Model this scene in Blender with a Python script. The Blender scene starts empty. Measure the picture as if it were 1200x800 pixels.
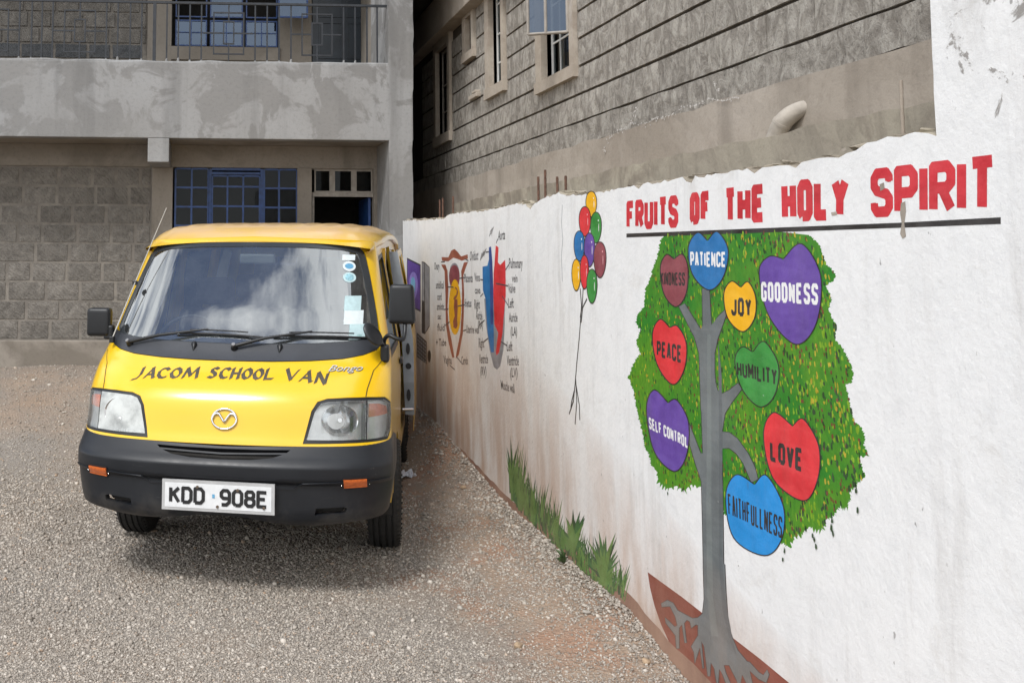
import bpy, bmesh, math, random
import numpy as np
from mathutils import Vector, Matrix
from mathutils.geometry import delaunay_2d_cdt
random.seed(7); rng = np.random.default_rng(7)
SC = bpy.context.scene
COL = SC.collection
# ------------------------------------------------------------------ camera
FPX, PPX, PPY = 1128.13, 289.83, 205.89
YAW, PITCH, ROLL, CAMH = .0395, .0839, .0065, 1.6572
fw = Vector((math.sin(YAW)*math.cos(PITCH), math.cos(YAW)*math.cos(PITCH), math.sin(PITCH)))
r0 = Vector((math.cos(YAW), -math.sin(YAW), 0)); u0 = r0.cross(fw)
RT = r0*math.cos(ROLL)+u0*math.sin(ROLL); UP = -r0*math.sin(ROLL)+u0*math.cos(ROLL)
cam = bpy.data.cameras.new('camera'); camo = bpy.data.objects.new('camera', cam); COL.objects.link(camo)
cam.sensor_width = 36; cam.sensor_fit = 'HORIZONTAL'; cam.lens = FPX/1200*36
cam.shift_x = (600-PPX)/1200; cam.shift_y = -(400-PPY)/1200
cam.clip_start = .05; cam.clip_end = 3000
camo.matrix_world = Matrix(((RT.x, UP.x, -fw.x, 0), (RT.y, UP.y, -fw.y, 0), (RT.z, UP.z, -fw.z, CAMH), (0, 0, 0, 1)))
SC.camera = camo
SC.view_settings.view_transform = 'Standard'; SC.view_settings.look = 'None'
SC.view_settings.exposure = 0.24; SC.view_settings.gamma = 1
# ------------------------------------------------------------------ world
SUN_EL, SUN_AZ = math.radians(53), math.radians(216)   # azimuth measured from +Y towards +X
w = bpy.data.worlds.new('World'); SC.world = w; w.use_nodes = True
nt = w.node_tree; N = nt.nodes; L = nt.links
for n in list(N): N.remove(n)
wo = N.new('ShaderNodeOutputWorld'); bg = N.new('ShaderNodeBackground'); L.new(bg.outputs[0], wo.inputs[0])
bg.inputs[1].default_value = .115
sky = N.new('ShaderNodeTexSky'); sky.sky_type = 'NISHITA'; sky.sun_disc = False
sky.sun_elevation = SUN_EL; sky.sun_rotation = SUN_AZ; sky.altitude = 1700; sky.dust_density = 1.5
tc = N.new('ShaderNodeTexCoord')
mp = N.new('ShaderNodeMapping'); mp.inputs['Scale'].default_value = (1, 1, 1.7); mp.inputs['Location'].default_value = (.30, 1.7, .15)
L.new(tc.outputs['Generated'], mp.inputs[0])
ns = N.new('ShaderNodeTexNoise'); ns.inputs['Scale'].default_value = 1.55; ns.inputs['Detail'].default_value = 9; ns.inputs['Roughness'].default_value = .58; ns.inputs['Distortion'].default_value = .5
L.new(mp.outputs[0], ns.inputs[0])
cr = N.new('ShaderNodeValToRGB'); cr.color_ramp.elements[0].position = .45; cr.color_ramp.elements[1].position = .535
L.new(ns.outputs[0], cr.inputs[0])
ns2 = N.new('ShaderNodeTexNoise'); ns2.inputs['Scale'].default_value = 4; ns2.inputs['Detail'].default_value = 6
L.new(mp.outputs[0], ns2.inputs[0])
cl = N.new('ShaderNodeMix'); cl.data_type = 'RGBA'; cl.inputs['A'].default_value = (6.5, 6.9, 7.4, 1); cl.inputs['B'].default_value = (19, 19, 18.8, 1)
L.new(ns2.outputs[0], cl.inputs['Factor'])
mx = N.new('ShaderNodeMix'); mx.data_type = 'RGBA'
L.new(cr.outputs[0], mx.inputs['Factor']); L.new(sky.outputs[0], mx.inputs['A']); L.new(cl.outputs['Result'], mx.inputs['B'])
L.new(mx.outputs['Result'], bg.inputs[0])
# ------------------------------------------------------------------ sun
sl = bpy.data.lights.new('sun', 'SUN'); sl.energy = 2.4; sl.angle = math.radians(14); sl.color = (1, .98, .955)
so = bpy.data.objects.new('sun', sl); COL.objects.link(so)
sd = Vector((math.sin(SUN_AZ)*math.cos(SUN_EL), math.cos(SUN_AZ)*math.cos(SUN_EL), math.sin(SUN_EL)))
so.rotation_euler = (-sd).to_track_quat('-Z', 'Y').to_euler(); so.location = (0, -5, 12)

# ================================================================== helpers
def ray(px, py): return fw + RT*((px-PPX)/FPX) - UP*((py-PPY)/FPX)
def onX(px, py, X): d = ray(px, py); t = X/d.x; return (d.y*t, CAMH+d.z*t)      # -> (Y, Z) on a plane of constant X
def onY(px, py, Y): d = ray(px, py); t = Y/d.y; return (d.x*t, CAMH+d.z*t)      # -> (X, Z)

def lin(c):
    return tuple(((v/255)/12.92 if v/255 <= .04045 else ((v/255+.055)/1.055)**2.4) for v in c)+(1,)

def tag(o, label=None, cat=None, group=None, kind=None):
    if label: o['label'] = label
    if cat: o['category'] = cat
    if group: o['group'] = group
    if kind: o['kind'] = kind
    return o

def empty(name, loc, rz=0):
    o = bpy.data.objects.new(name, None); COL.objects.link(o)
    o.location = loc; o.rotation_euler = (0, 0, rz); o.empty_display_size = .1
    return o

def link(name, me, parent=None, loc=None):
    o = bpy.data.objects.new(name, me); COL.objects.link(o)
    if loc is not None: o.location = loc
    if parent: o.parent = parent
    return o

class MB:
    """collects boxes, tubes, lathes; build() links them as one mesh object"""
    def __init__(s): s.v = []; s.f = []; s.sm = []
    def add(s, vs, fs, smooth=False):
        b = len(s.v); s.v += [tuple(p) for p in vs]; s.f += [tuple(b+i for i in f) for f in fs]; s.sm += [smooth]*len(fs)
    def box(s, x0, x1, y0, y1, z0, z1, bev=0):
        if bev <= 0:
            vs = [(x, y, z) for x in (x0, x1) for y in (y0, y1) for z in (z0, z1)]
            s.add(vs, [(0, 1, 3, 2), (4, 6, 7, 5), (0, 4, 5, 1), (2, 3, 7, 6), (0, 2, 6, 4), (1, 5, 7, 3)])
        else:
            bm = bmesh.new(); bmesh.ops.create_cube(bm, size=1)
            for v in bm.verts: v.co = Vector(((x0+x1)/2+v.co.x*(x1-x0), (y0+y1)/2+v.co.y*(y1-y0), (z0+z1)/2+v.co.z*(z1-z0)))
            bmesh.ops.bevel(bm, geom=bm.edges[:], offset=bev, segments=2, profile=.5, affect='EDGES')
            s.bm(bm)
    def bm(s, bm, smooth=False):
        bm.verts.index_update(); s.add([v.co[:] for v in bm.verts], [[v.index for v in f.verts] for f in bm.faces], smooth); bm.free()
    def tube(s, pts, r, n=8, closed=False, cap=True):
        pts = [Vector(p) for p in pts]; rs = r if isinstance(r, (list, tuple)) else [r]*len(pts)
        rings = []; prev = None
        m = len(pts)
        for i, p in enumerate(pts):
            if closed: t = pts[(i+1) % m]-pts[i-1]
            else: t = pts[min(i+1, m-1)]-pts[max(i-1, 0)]
            t.normalize()
            if prev is None:
                a = Vector((0, 0, 1)) if abs(t.z) < .9 else Vector((1, 0, 0))
                nrm = t.cross(a).normalized()
            else: nrm = (prev-t*prev.dot(t)).normalized()
            prev = nrm; b = t.cross(nrm)
            rings.append([p+(nrm*math.cos(2*math.pi*k/n)+b*math.sin(2*math.pi*k/n))*rs[i] for k in range(n)])
        vs = [q for rg in rings for q in rg]; fs = []
        for i in range(m if closed else m-1):
            j = (i+1) % m
            for k in range(n): fs.append((i*n+k, i*n+(k+1) % n, j*n+(k+1) % n, j*n+k))
        s.add(vs, fs, True)
        if cap and not closed: s.add(rings[0][::-1], [tuple(range(n))]); s.add(rings[-1], [tuple(range(n))])
    def lathe(s, prof, n=40, M=None, smooth=True):
        # prof: list of (radius, axial) ; axis = local x
        vs = []; fs = []; m = len(prof)
        for k in range(n):
            a = 2*math.pi*k/n
            for (r, x) in prof:
                v = Vector((x, r*math.cos(a), r*math.sin(a)))
                vs.append(M@v if M else v)
        for k in range(n):
            for i in range(m-1): fs.append((k*m+i, k*m+i+1, ((k+1) % n)*m+i+1, ((k+1) % n)*m+i))
        s.add(vs, fs, smooth)
    def build(s, name, mat, parent=None, loc=(0, 0, 0)):
        me = bpy.data.meshes.new(name); me.from_pydata(s.v, [], s.f); me.materials.append(mat)
        me.polygons.foreach_set('use_smooth', s.sm); me.update()
        bm = bmesh.new(); bm.from_mesh(me); bmesh.ops.recalc_face_normals(bm, faces=bm.faces); bm.to_mesh(me); bm.free()
        return link(name, me, parent, loc)

def inpoly(x, y, poly):
    c = False; n = len(poly); j = n-1
    for i in range(n):
        xi, yi = poly[i]; xj, yj = poly[j]
        if (yi > y) != (yj > y) and x < (xj-xi)*(y-yi)/(yj-yi)+xi: c = not c
        j = i
    return c

def dens(poly, step, closed=True):
    out = []; n = len(poly)
    for i in range(n if closed else n-1):
        a = poly[i]; b = poly[(i+1) % n]; d = math.hypot(b[0]-a[0], b[1]-a[1]); k = max(1, int(math.ceil(d/step)))
        for t in range(k): out.append((a[0]+(b[0]-a[0])*t/k, a[1]+(b[1]-a[1])*t/k))
    if not closed: out.append(tuple(poly[-1]))
    return out

def spline(pts, k=6, closed=True):
    out = []; n = len(pts)
    rg = range(n) if closed else range(n-1)
    for i in rg:
        g = (lambda q: pts[q % n]) if closed else (lambda q: pts[max(0, min(n-1, q))])
        p0, p1, p2, p3 = g(i-1), g(i), g(i+1), g(i+2)
        for t in range(k):
            u = t/k; a = []
            for c in range(len(p1)):
                a.append(.5*(2*p1[c]+(p2[c]-p0[c])*u+(2*p0[c]-5*p1[c]+4*p2[c]-p3[c])*u*u+(3*p1[c]-p0[c]-3*p2[c]+p3[c])*u**3))
            out.append(tuple(a))
    if not closed: out.append(tuple(pts[-1]))
    return out

def fill(loops, holes=(), pts=()):
    """2D union of the loops minus holes -> (verts2d, tris)"""
    vs = []; es = []
    for lp in list(loops)+list(holes):
        b = len(vs); vs += [Vector(p[:2]) for p in lp]; es += [(b+i, b+(i+1) % len(lp)) for i in range(len(lp))]
    vs += [Vector(p) for p in pts]
    r = delaunay_2d_cdt(vs, es, [], 0, 1e-6)
    v2, f2 = r[0], r[2]; out = []
    bbs = [(min(p[0] for p in lp), max(p[0] for p in lp), min(p[1] for p in lp), max(p[1] for p in lp), lp) for lp in loops]
    for f in f2:
        cx = sum(v2[i].x for i in f)/3; cy = sum(v2[i].y for i in f)/3
        if any(b[0] <= cx <= b[1] and b[2] <= cy <= b[3] and inpoly(cx, cy, b[4]) for b in bbs) and not any(inpoly(cx, cy, h) for h in holes): out.append(tuple(f))
    return [(p.x, p.y) for p in v2], out

def patch(name, loops, fmap, mat, parent, holes=(), step=.03, off=0., rim=.012, grid=True, edge_step=None):
    """fills a 2D outline, maps it through fmap(u,v)->(point, normal), gives it a rim turned inwards"""
    es = edge_step or step
    loops = [dens(l, es) for l in loops]; holes = [dens(h, es) for h in holes]
    pts = []
    if grid:
        allp = [p for l in loops for p in l]
        x0, x1 = min(p[0] for p in allp), max(p[0] for p in allp); y0, y1 = min(p[1] for p in allp), max(p[1] for p in allp)
        nx = int((x1-x0)/step)+1; ny = int((y1-y0)/step)+1
        for i in range(1, nx):
            for j in range(1, ny):
                q = (x0+(x1-x0)*i/nx, y0+(y1-y0)*j/ny)
                if any(inpoly(q[0], q[1], l) for l in loops) and not any(inpoly(q[0], q[1], h) for h in holes): pts.append(q)
    v2, tr = fill(loops, holes, pts)
    used = sorted({i for f in tr for i in f}); mapi = {u: k for k, u in enumerate(used)}
    P = []; Nn = []
    for i in used:
        p, n = fmap(*v2[i]); P.append(p+n*off); Nn.append(n)
    tris = []; cnt = {}
    for f in tr:
        a, b, c = [mapi[i] for i in f]
        g = (P[b]-P[a]).cross(P[c]-P[a])
        if g.dot(Nn[a]+Nn[b]+Nn[c]) < 0: b, c = c, b
        tris.append((a, b, c))
        for e in ((a, b), (b, c), (c, a)): cnt[e] = 1
    vs = list(P); fs = list(tris); nn = list(Nn)
    if rim > 0:
        top = {}; low = {}
        for (a, b) in list(cnt):
            if (b, a) in cnt: continue
            q = []
            for i in (a, b):
                if i not in top:
                    top[i] = len(vs); vs.append(P[i]); nn.append(None); low[i] = len(vs); vs.append(P[i]-Nn[i]*rim); nn.append(None)
            fs.append((top[b], top[a], low[a], low[b]))
    me = bpy.data.meshes.new(name); me.from_pydata([tuple(v) for v in vs], [], fs); me.materials.append(mat)
    me.polygons.foreach_set('use_smooth', [i < len(tris) for i in range(len(fs))]); me.update()
    # analytic normals on the skin, face normals on the rim
    ln = []
    for pl in me.polygons:
        for li in pl.loop_indices:
            vi = me.loops[li].vertex_index
            ln.append(tuple(nn[vi]) if nn[vi] is not None else tuple(pl.normal))
    me.normals_split_custom_set(ln)
    return link(name, me, parent)

# ------------------------------------------------------------------ materials
class Mat:
    def __init__(s, name):
        s.m = bpy.data.materials.new(name); s.m.use_nodes = True; s.t = s.m.node_tree; s.N = s.t.nodes; s.L = s.t.links
        s.b = s.N['Principled BSDF']; s.out = s.N['Material Output']
        g = s.N.new('ShaderNodeNewGeometry'); s.pos = g.outputs['Position']; s.geo = g
        s.h = None
    def noise(s, scale, det=5, rough=.6, dist=0, vec=None, sc=None):
        n = s.N.new('ShaderNodeTexNoise'); n.inputs['Scale'].default_value = scale; n.inputs['Detail'].default_value = det
        n.inputs['Roughness'].default_value = rough; n.inputs['Distortion'].default_value = dist
        v = vec or s.pos
        if sc:
            m = s.N.new('ShaderNodeMapping'); m.inputs['Scale'].default_value = sc; s.L.new(v, m.inputs[0]); v = m.outputs[0]
        s.L.new(v, n.inputs['Vector']); return n.outputs[0]
    def vor(s, scale, feature='F1', out=0, sc=None):
        n = s.N.new('ShaderNodeTexVoronoi'); n.feature = feature; n.inputs['Scale'].default_value = scale
        v = s.pos
        if sc:
            m = s.N.new('ShaderNodeMapping'); m.inputs['Scale'].default_value = sc; s.L.new(v, m.inputs[0]); v = m.outputs[0]
        s.L.new(v, n.inputs['Vector']); return n.outputs[out]
    def ramp(s, src, stops):
        r = s.N.new('ShaderNodeValToRGB'); e = r.color_ramp.elements
        while len(e) < len(stops): e.new(.5)
        for k, (p, c) in enumerate(stops):
            e[k].position = p; e[k].color = c if isinstance(c, tuple) and len(c) == 4 else ((c, c, c, 1) if not isinstance(c, tuple) else c+(1,))
        s.L.new(src, r.inputs[0]); return r.outputs[0]
    def mix(s, f, a, b, mode='MIX'):
        n = s.N.new('ShaderNodeMix'); n.data_type = 'RGBA'; n.blend_type = mode
        for k, v in (('Factor', f), ('A', a), ('B', b)):
            i = n.inputs[k]
            if hasattr(v, 'links'): s.L.new(v, i)
            elif k == 'Factor': i.default_value = v
            else: i.default_value = v if len(v) == 4 else tuple(v)+(1,)
        return n.outputs['Result']
    def math(s, op, a, b=0., c=None, clamp=False):
        n = s.N.new('ShaderNodeMath'); n.operation = op; n.use_clamp = clamp
        for i, v in enumerate((a, b) if c is None else (a, b, c)):
            if hasattr(v, 'links'): s.L.new(v, n.inputs[i])
            else: n.inputs[i].default_value = v
        return n.outputs[0]
    def sep(s, v=None):
        n = s.N.new('ShaderNodeSeparateXYZ'); s.L.new(v or s.pos, n.inputs[0]); return n.outputs
    def mapr(s, v, a, b, c=0., d=1.):
        n = s.N.new('ShaderNodeMapRange'); n.clamp = True; n.interpolation_type = 'SMOOTHSTEP'
        s.L.new(v, n.inputs[0])
        for k, q in zip((1, 2, 3, 4), (a, b, c, d)): n.inputs[k].default_value = q
        return n.outputs[0]
    def bump(s, h, strength=.5, dist=.01):
        n = s.N.new('ShaderNodeBump'); n.inputs['Strength'].default_value = strength; n.inputs['Distance'].default_value = dist
        s.L.new(h, n.inputs['Height'])
        if s.h is not None: s.L.new(s.h, n.inputs['Normal'])
        s.h = n.outputs[0]; s.L.new(s.h, s.b.inputs['Normal'])
    def col(s, c):
        if hasattr(c, 'links'): s.L.new(c, s.b.inputs['Base Color'])
        else: s.b.inputs['Base Color'].default_value = c if len(c) == 4 else tuple(c)+(1,)
    def set(s, **k):
        for a, v in k.items():
            i = s.b.inputs[a.replace('_', ' ')]
            if hasattr(v, 'links'): s.L.new(v, i)
            else: i.default_value = v
        return s

def simple(name, c, rough=.6, var=.15, scale=12, bump=.0, metal=0., coat=0., spec=.5):
    m = Mat(name); c = tuple(c)[:3]
    n = m.noise(scale, 5)
    m.col(m.mix(m.ramp(n, [(.3, 0.), (.7, 1.)]), tuple(v*(1-var) for v in c), tuple(min(1, v*(1+var)) for v in c)))
    m.set(Roughness=rough, Metallic=metal)
    m.b.inputs['Coat Weight'].default_value = coat; m.b.inputs['Coat Roughness'].default_value = .04
    m.b.inputs['Specular IOR Level'].default_value = spec
    if bump: m.bump(m.noise(scale*5, 4), bump, .004)
    return m.m

# ---- ground
def mat_ground():
    m = Mat('gravel_ground')
    v = m.vor(55, 'F1', 1); g = m.noise(90, 3); big = m.noise(.9, 5, .6); mid = m.noise(4, 6, .65)
    stone = m.mix(g, (.20, .175, .15), (.48, .43, .375))
    stone = m.mix(m.ramp(m.noise(300, 2), [(.35, 0.), (.65, 1.)]), stone, (.17, .155, .14))
    dirt = m.mix(mid, (.25, .175, .125), (.38, .30, .23))
    x, y, z = m.sep()
    lane = m.mapr(x, .9, 1.7, 0, .30)       # trodden dirt lane beside the wall
    far = m.mapr(y, 6.5, 9.5, 0, .16)
    f = m.math('ADD', big, lane); f = m.math('ADD', f, far); f = m.math('ADD', f, m.math('MULTIPLY', mid, .4))
    f = m.ramp(m.math('MULTIPLY', f, .6), [(.42, 0.), (.60, 1.)])
    c = m.mix(f, stone, dirt)
    # rusty oily spot on the gravel before the van
    red = m.vor(1, 'F1', 0)
    c = m.mix(m.math('MULTIPLY', m.ramp(m.noise(1.7, 5), [(.50, 0.), (.62, .8)]), m.mapr(x, .2, 1.2)), c, (.33, .20, .135))
    m.col(c); m.set(Roughness=.95); m.b.inputs['Specular IOR Level'].default_value = .2
    m.bump(m.vor(60, 'F1', 0), .9, .012); m.bump(m.noise(160, 3), .6, .005)
    return m.m
def mat_stones():
    m = Mat('crushed_stone')
    a = m.N.new('ShaderNodeAttribute'); a.attribute_name = 'tone'
    c = m.ramp(a.outputs['Fac'], [(0., (.24, .208, .176, 1)), (.35, (.35, .31, .268, 1)), (.75, (.46, .415, .362, 1)), (.93, (.62, .565, .50, 1)), (1., (.38, .26, .175, 1))])
    c = m.mix(m.ramp(m.noise(140, 3), [(.3, 0.), (.7, .35)]), c, (.28, .245, .205))
    m.col(c); m.set(Roughness=.9); m.b.inputs['Specular IOR Level'].default_value = .25
    return m.m
# ---- concrete / masonry
def concrete(name, a, b, c, scale=1.4, bump=.35, streak=False, lo=.42, hi=.56):
    m = Mat(name)
    n = m.noise(scale, 9, .62, .6); n2 = m.noise(scale*.45, 4, .5, 0); n3 = m.noise(28, 5, .7)
    k = m.mix(m.ramp(n, [(lo, 0.), (hi, 1.)]), a, b)
    k = m.mix(m.ramp(n2, [(.4, 0.), (.65, .75)]), k, c)
    k = m.mix(m.ramp(n3, [(.3, .28), (.5, 0.)]), k, tuple(v*.55 for v in a))
    if streak:
        s_ = m.noise(3.5, 5, .6, sc=(1, 1, .09)); k = m.mix(m.ramp(s_, [(.52, 0.), (.68, .45)]), k, tuple(v*.6 for v in a))
    m.col(k); m.set(Roughness=.93); m.b.inputs['Specular IOR Level'].default_value = .25
    m.bump(n3, bump, .004); m.bump(n, bump*.8, .012)
    return m.m
def mat_block(name, a, b, tool=True, depth=1.):
    m = Mat(name); oi = m.N.new('ShaderNodeObjectInfo')
    n = m.noise(9, 7, .7, .8) if tool else m.noise(12, 8, .72, .9, sc=(1, 1, .62)); n2 = m.noise(60, 4, .7)
    k = m.mix(m.ramp(n, [(.35, 0.), (.66, 1.)] if tool else [(.42, 0.), (.60, 1.)]), a, b)
    k = m.mix(m.ramp(n2, [(.32, .55), (.46, 0.)]), k, tuple(v*.35 for v in a))
    hs = m.N.new('ShaderNodeHueSaturation'); m.L.new(k, hs.inputs['Color'])
    m.L.new(m.math('MULTIPLY_ADD', oi.outputs['Random'], .24 if tool else .16, .88 if tool else .92), hs.inputs['Value'])
    m.col(hs.outputs[0]); m.set(Roughness=.95); m.b.inputs['Specular IOR Level'].default_value = .2
    m.bump(n, .55*depth, .02); m.bump(n2, .5*depth, .006)
    if tool:   # slanting chisel strokes
        wv = m.N.new('ShaderNodeTexWave'); wv.wave_type = 'BANDS'; wv.bands_direction = 'DIAGONAL'; wv.inputs['Scale'].default_value = 14
        wv.inputs['Distortion'].default_value = 6; wv.inputs['Detail'].default_value = 3; wv.inputs['Detail Scale'].default_value = 1.2
        ad = m.N.new('ShaderNodeVectorMath'); ad.operation = 'MULTIPLY_ADD'
        m.L.new(m.pos, ad.inputs[0]); ad.inputs[1].default_value = (1, 1, 1)
        cx = m.N.new('ShaderNodeCombineXYZ'); m.L.new(m.math('MULTIPLY', oi.outputs['Random'], 3.), cx.inputs[0]); m.L.new(cx.outputs[0], ad.inputs[2])
        m.L.new(ad.outputs[0], wv.inputs[0]); m.bump(wv.outputs[0], .45, .008)
    return m.m
# ---- white wall and the paint on it share their relief
def wall_relief(m, k=1.):
    m.bump(m.noise(5, 3, .5), .16*k, .02); m.bump(m.noise(48, 5, .62), .34*k, .006); m.bump(m.noise(230, 3, .6), .25*k, .002)
def grime(m, c, amt=1.):
    x, y, z = m.sep()
    up = m.mapr(y, 2.2, 6.5, .30, 1.15)      # splash line rises towards the far end
    f = m.math('DIVIDE', m.math('SUBTRACT', z, m.mapr(y, 6., 9.5, 0., .32)), up)
    f = m.math('SUBTRACT', 1., f, clamp=True)
    st = m.noise(5, 6, .65, sc=(1, 1, .25))
    f = m.math('MULTIPLY', m.math('POWER', f, .65), m.mapr(st, .30, .62, .25, 1.))
    c = m.mix(m.math('MULTIPLY', f, .95*amt, clamp=True), c, (.45, .295, .205))
    drip = m.noise(9, 6, .7, sc=(1, 1, .10)); m2 = m.noise(1.1, 3)
    g = m.math('MULTIPLY', m.ramp(drip, [(.50, 0.), (.68, 1.)]), m.ramp(m2, [(.40, 0.), (.60, .6)]))
    c = m.mix(m.math('MULTIPLY', g, .5*amt), c, (.33, .30, .27))
    sp = m.noise(38, 3, .5, sc=(1, 1, .55)); c = m.mix(m.ramp(sp, [(.73, 0.), (.77, .65*amt)]), c, (.12, .11, .10))
    return c
def mat_whitewall():
    m = Mat('white_wall_paint')
    c = m.mix(m.noise(1.3, 6, .6), (.74, .745, .75), (.84, .84, .835))
    c = m.mix(m.ramp(m.noise(14, 6, .65), [(.3, .25), (.52, 0.)]), c, (.55, .56, .57))
    c = m.mix(m.ramp(m.noise(2.6, 7, .72, 1.2), [(.58, 0.), (.70, .30)]), c, (.52, .49, .45))
    c = grime(m, c)
    x, y, z = m.sep()
    # bare grey mortar where the paint has come off: ragged top, step edge, head of the tall pier
    n = m.noise(6.5, 7, .68, .9)
    top = m.math('ADD', n, m.mapr(z, 1.90, 2.02, -.30, -.02))
    tall = m.math('ADD', m.noise(3.4, 8, .72, 1.4), m.mapr(y, 2.46, 2.36, -.3, .02))
    tall = m.math('ADD', tall, m.mapr(z, 2.0, 2.3, -.3, -.012))
    f = m.ramp(m.math('MAXIMUM', top, tall), [(.565, 0.), (.60, 1.)])
    c = m.mix(f, c, (.30, .285, .27))
    sm = m.math('MULTIPLY', m.ramp(m.noise(2.1, 7, .7, 2.), [(.50, 0.), (.64, .7)]), m.mapr(z, 2.0, 2.5))
    c = m.mix(sm, c, (.40, .385, .37))
    m.col(c); m.set(Roughness=.72); m.b.inputs['Specular IOR Level'].default_value = .35
    wall_relief(m)
    return m.m
def paint(name, c, var=.18, scale=9, rough=.5, g=.35, worn=.15):
    m = Mat(name); c = tuple(c)[:3]
    k = m.mix(m.ramp(m.noise(scale, 5, .6), [(.32, 0.), (.70, 1.)]), tuple(v*(1-var) for v in c), tuple(min(1, v*(1+var)+.015*var/.18) for v in c))
    k = m.mix(m.ramp(m.noise(60, 4, .6), [(.72, 0.), (.78, worn*3)]), k, (.62, .62, .62))
    k = m.mix(m.ramp(m.noise(16, 6, .7, .5, sc=(1, .3, 1.2)), [(.45, 0.), (.75, .30)]), k, tuple(min(1, v*1.25+.10) for v in c))
    k = grime(m, k, g)
    m.col(k); m.set(Roughness=rough); m.b.inputs['Specular IOR Level'].default_value = .4
    wall_relief(m, .75)
    return m.m
def rgb(*c): return lin(c)[:3]
# ---- van
def mat_car():
    m = Mat('yellow_car_paint')
    tcn = m.N.new('ShaderNodeTexCoord'); x, y, z = m.sep(tcn.outputs['Object'])
    nz = m.sep(m.geo.outputs['Normal'])[2]
    c = m.mix(m.noise(3, 4), (.73, .445, .003), (.78, .48, .004))
    # pinkish road dust settled on the roof and low on the flanks
    d = m.math('MULTIPLY', m.mapr(nz, .55, .95), m.mapr(z, 1.70, 1.82))
    d = m.math('MULTIPLY', d, m.mapr(m.noise(7, 6), .3, .6, .55, .9))
    s_ = m.math('MULTIPLY', m.mapr(z, 1.25, .35, 0, .75), m.mapr(y, .33, .75))
    s_ = m.math('MULTIPLY', s_, m.mapr(m.noise(5, 6), .35, .6, .3, 1.))
    c = m.mix(m.math('MAXIMUM', d, s_), c, (.60, .40, .22))
    m.col(c)
    m.set(Roughness=m.math('MAXIMUM', m.math('MULTIPLY', m.math('MAXIMUM', d, s_), .75), .30))
    m.b.inputs['Coat Weight'].default_value = .75; m.b.inputs['Coat Roughness'].default_value = .15
    m.bump(m.noise(2.0, 2), .06, .02)
    return m.m
def mat_plastic():
    m = Mat('dark_bumper_plastic')
    tcn = m.N.new('ShaderNodeTexCoord'); x, y, z = m.sep(tcn.outputs['Object'])
    c = m.mix(m.noise(4, 5), (.005, .0062, .009), (.009, .011, .015))
    d = m.math('MULTIPLY', m.mapr(z, .56, .36, 0, .8), m.mapr(m.noise(8, 7, .7), .42, .65))
    c = m.mix(m.math('MULTIPLY', d, .45), c, (.09, .08, .068))
    scr = m.noise(16, 6, .7, 1.5, sc=(.35, .35, 5.)); msk = m.noise(2.3, 3)
    f = m.math('MULTIPLY', m.ramp(scr, [(.66, 0.), (.70, 1.)]), m.ramp(msk, [(.52, 0.), (.62, 1.)]))
    c = m.mix(m.math('MULTIPLY', f, .7), c, (.22, .21, .20))
    m.col(c); m.set(Roughness=m.mapr(m.noise(6, 5), .3, .7, .36, .5)); m.bump(m.noise(260, 2), .12, .001)
    return m.m
def mat_glass(name, tint=(.55, .62, .60), refl=.10, dust=.10, haze=(.35, .36, .35)):
    m = Mat(name); m.N.remove(m.b)
    tr = m.N.new('ShaderNodeBsdfTransparent'); tr.inputs[0].default_value = tint+(1,)
    gl = m.N.new('ShaderNodeBsdfGlossy'); gl.inputs['Roughness'].default_value = .015; gl.inputs[0].default_value = (.9, .93, .95, 1)
    fr = m.N.new('ShaderNodeFresnel'); fr.inputs[0].default_value = 1.52
    df = m.N.new('ShaderNodeBsdfDiffuse'); df.inputs[0].default_value = haze+(1,)
    a = m.N.new('ShaderNodeMixShader'); b = m.N.new('ShaderNodeMixShader')
    f = m.math('ADD', fr.outputs[0], refl, clamp=True); m.L.new(f, b.inputs[0])
    m.L.new(m.mapr(m.noise(5, 6, .65), .3, .7, dust*.4, dust*1.4), a.inputs[0]); m.L.new(tr.outputs[0], a.inputs[1]); m.L.new(df.outputs[0], a.inputs[2])
    m.L.new(a.outputs[0], b.inputs[1]); m.L.new(gl.outputs[0], b.inputs[2]); m.L.new(b.outputs[0], m.out.inputs[0])
    return m.m

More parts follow.
